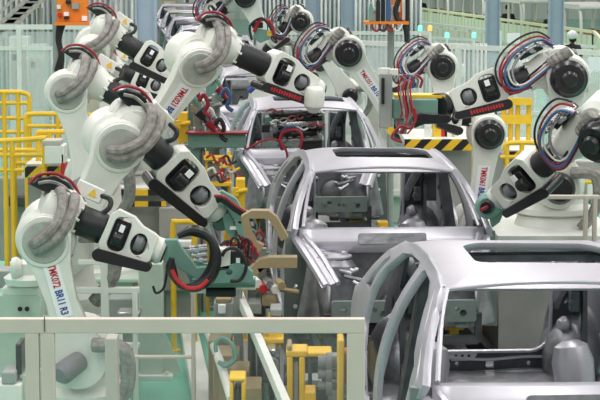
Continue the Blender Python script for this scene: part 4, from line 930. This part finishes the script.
# top centre small tool clusters
for (lb, x, y, D) in (('small teal tool with yellow cap on the small far robot', 262, 34, 30.6), ('small teal tool cluster on the lettered robot wrist at top centre', 276, 78, 27.4)):
    t = T('welding_gun', lb, 'welding gun', x, D, 'teal robot tools')
    b = MB(); pprism(b, [(x-7, y-6), (x+6, y-4), (x+8, y+5), (x-2, y+9), (x-9, y+3)], D, .12); b.build('bracket', 'teal', t, bevel=.01)
    b = MB(); pbox(b, x-10, y-12, x+1, y-6, D, .15); b.build('motor', 'blackg', t, bevel=.01)
    b = MB(); pbox(b, x+5, y-3, x+10, y+2, D, .15); b.build('cap', 'yellow', t, bevel=.01)
    b = MB(); ptube(b, [(x-8, y-2), (x-2, y-14), (x+8, y-12), (x+12, y)], D-.1, .03); b.build('hose', 'red', t)
    b = MB(); ptube(b, [(x-10, y+6), (x-12, y-8), (x, y-16), (x+10, y-4)], D-.12, .02); b.build('hose', 'black', t)
# ------------------------------------------------------------------ people movers far right, stairs, lamps, signs
def cart(cx, cy, label, rz):
    t = thing('tour_cart', label, 'cart', (cx, cy, 0), 'white roofed carts behind the lime railing', rz); L_, W_ = 3.4, 1.5; cx = cy = 0
    b = MB(); b.prism(rrect(-L_/2, 2.0, L_/2, 2.14, .06), [], mtx(V((cx, cy, 0)), V((1, 0, 0)), V((0, 0, 1)), V((0, -1, 0))), -W_/2, W_/2); b.build('roof', 'white', t)
    for sx in (-1, 0, 1):
        for sy in (-1, 1):
            b = MB(); b.tube([(cx+sx*L_*.49, cy+sy*W_*.46, .4), (cx+sx*L_*.49, cy+sy*W_*.46, 1.6), (cx+sx*L_*.44, cy+sy*W_*.46, 2.05)], .05, 8); b.build('roof_post', 'white', t)
    b = MB(); b.box((cx, cy, .45), (L_, W_, .35)); b.build('chassis', 'whitef', t, bevel=.05)
    for i in range(3):
        x = cx-1.1+1.1*i; b = MB(); b.box((x, cy, .75), (.5, W_*.9, .25)); b.box((x+.28, cy, 1.05), (.12, W_*.9, .55)); b.build('bench_seat', 'brown', t, bevel=.03)
    for sx in (-1, 1):
        for sy in (-1, 1): b = MB(); b.cyl((cx+sx*1.2, cy+sy*.7, .26), (cx+sx*1.2, cy+sy*.82, .26), .26, n=18); b.build('wheel', 'black', t)
    return t
def person(label, base, h, yaw, seated=False, helmet=False, top='cloth', legs='jeans', group=None):
    t = thing('person', label, 'person', base, group, rz=0); bx, by, bz = base; k = h/1.75
    c, s = math.cos(yaw), math.sin(yaw)
    R = lambda x, y, z: V((bx+(x*c-y*s)*k, by+(x*s+y*c)*k, bz+z*k))
    dz = -.45 if seated else 0
    J = {}; names = []
    def add(n, x, y, z, r, par=None): J[n] = len(names); names.append((R(x, y, z+dz), r*k, J.get(par)))
    add('pelvis', 0, 0, .95, .14); add('waist', 0, 0, 1.10, .125, 'pelvis'); add('chest', 0, .0, 1.32, .155, 'waist'); add('neckb', 0, 0, 1.47, .07, 'chest'); add('neck', 0, -.01, 1.53, .052, 'neckb'); add('head0', 0, -.015, 1.60, .075, 'neck'); add('head1', 0, -.01, 1.68, .085, 'head0')
    for sg, n in ((1, 'l'), (-1, 'r')):
        add('sh'+n, .18*sg, 0, 1.42, .065, 'chest'); add('el'+n, .23*sg, .03, 1.14, .045, 'sh'+n); add('wr'+n, .20*sg, -.14, .96, .03, 'el'+n)
        add('ha'+n, .19*sg, -.20, .92, .032, 'wr'+n)
        add('hip'+n, .09*sg, 0, .88, .095, 'pelvis')
        if seated: add('kn'+n, .11*sg, -.42, .90, .065, 'hip'+n); add('an'+n, .11*sg, -.45, .53, .045, 'kn'+n); add('to'+n, .11*sg, -.58, .49, .04, 'an'+n)
        else: add('kn'+n, .10*sg, -.02, .50, .062, 'hip'+n); add('an'+n, .10*sg, .02, .09, .045, 'kn'+n); add('to'+n, .11*sg, -.14, .04, .04, 'an'+n)
    me = bpy.data.meshes.new('body'); off = V(base)
    me.from_pydata([tuple(p-off) for p, r, q_ in names], [(q_, i) for i, (p, r, q_) in enumerate(names) if q_ is not None], [])
    o = bpy.data.objects.new('body', me); COL.objects.link(o); md = o.modifiers.new('skin', 'SKIN'); md.use_smooth_shade = True
    for i, (p, r, q_) in enumerate(names): me.skin_vertices[0].data[i].radius = (r, r)
    me.skin_vertices[0].data[0].use_root = True; sb = o.modifiers.new('sub', 'SUBSURF'); sb.levels = sb.render_levels = 2
    dg = bpy.context.evaluated_depsgraph_get(); m2 = bpy.data.meshes.new_from_object(o.evaluated_get(dg)); bpy.data.objects.remove(o)
    for mm_ in ('skin', top, legs): m2.materials.append(M[mm_])
    zn, zw = (1.49+dz)*k, (.97+dz)*k
    for p in m2.polygons:
        cz = sum(m2.vertices[i].co.z for i in p.vertices)/len(p.vertices); cc = sum((m2.vertices[i].co for i in p.vertices), V())/len(p.vertices)
        hand = min((R(.19*sg, -.20, .92+dz)-off-cc).length for sg in (1, -1)) < .09*k
        p.material_index = 0 if (cz > zn or hand) else (1 if cz > zw else 2)
        p.use_smooth = True
    o = bpy.data.objects.new('body', m2); COL.objects.link(o); o.parent = t
    hd = R(0, -.01, 1.66+dz)
    b = MB(); 
    if helmet:
        b.sphere(tuple(hd+V((0, 0, .035*k))), .125*k, 16, (1, 1.1, .95)); f = R(0, -.14, 1.68+dz); b.sphere(tuple(f), .07*k, 10, (1, 1, .15)); b.build('helmet', 'paper', t)
        b = MB(); b.sphere(tuple(R(0, .02, 1.60+dz)), .09*k, 12, (1, .8, .9)); b.build('hair', 'hair', t)
    else: b.sphere(tuple(hd+V((s*-.02, c*.02, .03*k))), .105*k, 14, (1, 1, 1)); b.build('hair', 'hair', t)
    b = MB(); b.sphere(tuple(R(0, -.105, 1.63+dz)), .016*k, 8); b.build('nose', 'skin', t)
    for sg in (-1, 1): b = MB(); b.sphere(tuple(R(.032*sg, -.092, 1.655+dz)), .010*k, 8); b.build('eye', 'hair', t)
    b = MB(); b.sphere(tuple(R(0, -.092, 1.595+dz)), .02*k, 8, (1, .4, .3)); b.build('mouth', 'inkr', t)
    return t
wp = P(572, 60, 48); person('standing worker with white helmet and black top beyond the right fence', (wp.x, 48.0, 0), 1.78, math.radians(200), helmet=True)
LB = ['seated person in dark clothes farthest left in the carts', 'seated person in dark clothes left of the two between the upper right columns', 'seated person in dark clothes right of the two between the upper right columns', 'seated person in dark clothes between the worker and the right column']
carts = ['white roofed cart at the right edge behind the worker', 'white roofed cart between the upper right pair of columns', 'white roofed cart left of the upper right pair of columns', 'white roofed cart second from the far end of the row', 'white roofed cart farthest away in the row']
RA = V((*gxy(594, 32, 1.5), 0)); RB = V((*gxy(395, 5, 1.5), 0)); rd = (RB-RA).normalized(); rp = V((rd.y, -rd.x, 0)); ra = math.atan2(rd.y, rd.x)
def tpx(x):
    return min((k*.05 for k in range(900)), key=lambda t_: abs(300+(RA+rd*t_+rp*1.5).x/(RA+rd*t_+rp*1.5).y*F-x))
ts = [tpx(586), tpx(528), tpx(492), tpx(455), tpx(428)]
for i, lb in enumerate(carts):
    p = RA+rd*ts[i]+rp*1.5; cart(p.x, p.y, lb, ra)
for (x, sd), lb in zip(((436, -.4), (506, -.4), (523, -.35), (568, -.4)), LB):
    p = RA+rd*tpx(x-6)+rp*(1.5+sd); person(lb, (p.x, p.y, .55), 1.75, ra+PI/2+PI, seated=True, group='people sitting in the carts')
# stairs at upper left
t = T('metal_stairs', 'pale metal staircase rising to the right at the upper left', 'stairs', 20, 46)
for dy in (0, 6):
    b = MB(); b.beam(P(-6, 34+dy, 42), P(46, -14+dy, 42), .08, .22); b.build('stringer', 'creamd', t)
b = MB(); b.beam(P(-6, 18, 42), P(30, -16, 42), .06, .06); b.build('handrail', 'creamd', t)
for i in range(9): b = MB(); p = P(-4+6*i, 35-5.5*i, 42); b.box((p.x, p.y+.4, p.z), (.28, .9, .04)); b.build('tread', 'floorg', t)
b = MB(); p = P(40, 8, 42.6); b.cyl((p.x, p.y, 0), p, .06, n=8); b.build('support', 'creamd', t)
# distant pale cabinets for depth
cab = [(2, 30, 14, 48, 'greybox'), (20, 36, 16, 40, 'whitef'), (38, 44, 14, 39, 'paleg'), (58, 50, 10, 38, 'whitef'), (104, 40, 14, 40, 'paleg'), (118, 30, 10, 42, 'beige'), (170, -6, 12, 76, 'beige'), (215, -8, 14, 78, 'greybox'), (190, -10, 10, 80, 'whitef'), (290, 0, 20, 60, 'greybox'), (520, 60, 26, 38, 'whitef'), (588, 70, 18, 36, 'paleg'), (455, 64, 16, 37, 'whitef'), (340, 70, 22, 40, 'greybox'), (375, 80, 16, 33, 'whitef')]
names_ = ['left edge', 'upper left', 'upper left behind the fence panel', 'below the left orange panel', 'behind the upper left robots', 'left of the widest column', 'far end left of the cars', 'far end above the cars', 'far end beyond the last car', 'far end right of the cars', 'between the right columns', 'right edge behind the fence', 'behind the raised forearm', 'between the two centre columns', 'right of the two centre columns']
for (x, y, wd, D, m), nm in zip(cab, names_):
    c = P(x, y, D); w_ = px(wd*1.2, D); t = thing('equipment_cabinet', 'pale equipment cabinet, %s' % nm, 'cabinet', (c.x, c.y, 0), 'distant equipment cabinets')
    b = MB(); b.box((c.x, c.y, c.z/2), (w_, .5, c.z)); b.build('body', m, t, bevel=.02)
    b = MB(); b.box((c.x, c.y-.26, c.z*.62), (w_*.8, .02, c.z*.5)); b.build('door', 'creamd', t)
    b = MB(); b.box((c.x-w_*.2, c.y-.275, c.z*.8), (w_*.25, .01, .12)); b.build('screen', 'dark', t)
# white gripper robot pieces behind R6
t = T('control_cabinet', 'white cabinet with two round black fans between the centre columns', 'cabinet', 326, 36)
b = MB(); pbox(b, 314, 56, 342, 158, 36, .6); b.build('body', 'white', t, bevel=.03)
for x in (320, 331): b = MB(); b.lathe([(.09, 0), (.12, .4), (.09, 1)], P(x, 65, 35.7), P(x, 65, 35.6), 16); b.build('fan', 'black', t)
# signal lamps
M['lampg'] = mat('green_signal_lamp', (120, 255, 214), .3, emit=1.2); M['lampa'] = mat('amber_signal_lamp', (255, 170, 90), .3, emit=1.2)
for lb, x, y, m in (('green signal lamp farthest left behind the right fence', 420, 28, 'lampg'), ('amber signal lamp behind the right fence', 430, 28, 'lampa'), ('green signal lamp in the middle behind the right fence', 447, 35, 'lampg'), ('green signal lamp nearest the upper right columns', 474, 35, 'lampg')):
    c = P(x, y, 36); t = thing('signal_lamp', lb, 'signal lamp', (c.x, c.y, 0), 'signal lamps')
    b = MB(); b.cyl((c.x, c.y, 0), (c.x, c.y, c.z-.05), .02, n=8); b.build('pole', 'whitef', t)
    b = MB(); b.lathe([(.04, 0), (.04, .8), (.02, 1)], (c.x, c.y, c.z-.05), (c.x, c.y, c.z+.05), 12); b.build('lens', m, t)
# signs
for lb, x0, y0, x1, y1, D, txt in (('white notice sign on the fence left of the upper right column', 507, 33, 520, 43, 30.9, 'NOTICE'), ('white notice sign at the right edge beside the worker', 588, 57, 603, 70, 29.9, 'NOTICE')):
    c = P((x0+x1)/2, (y0+y1)/2, D); b = MB(); pbox(b, x0, y0, x1, y1, D, .02); o = b.build('notice_sign', 'paper'); tag(o, lb, 'sign', 'white notice signs')
    for k in range(2):
        b = MB(); w_ = px((x1-x0)*(.7-.2*k), D)
        for j in range(5): b.box((c.x-w_/2+w_*(j+.5)/5, D-.015, c.z+.02-.05*k), (w_/7, .004, .03-.01*k))
        b.build('printed_line', 'inkb', o)
#TAIL
w = bpy.data.worlds.new('world'); sc.world = w; w.use_nodes = True
w.node_tree.nodes['Background'].inputs[0].default_value = (1, .975, .965, 1); w.node_tree.nodes['Background'].inputs[1].default_value = .43
for i, x in enumerate((-9, -3.5, 2, 7.5, 13)):
    for j, y in enumerate((6, 18, 32, 50, 70)):
        l = bpy.data.lights.new('ceiling_lamp', 'AREA'); l.shape = 'RECTANGLE'; l.size = .8; l.size_y = 9; l.energy = 300; l.color = (1, .975, .95)
        o = bpy.data.objects.new('ceiling_lamp', l); COL.objects.link(o); o.location = (x, y, 9)
vs = sc.view_settings; vs.view_transform = 'Standard'; vs.look = 'None'; vs.exposure = 0; vs.gamma = 1; vs.use_curve_mapping = False
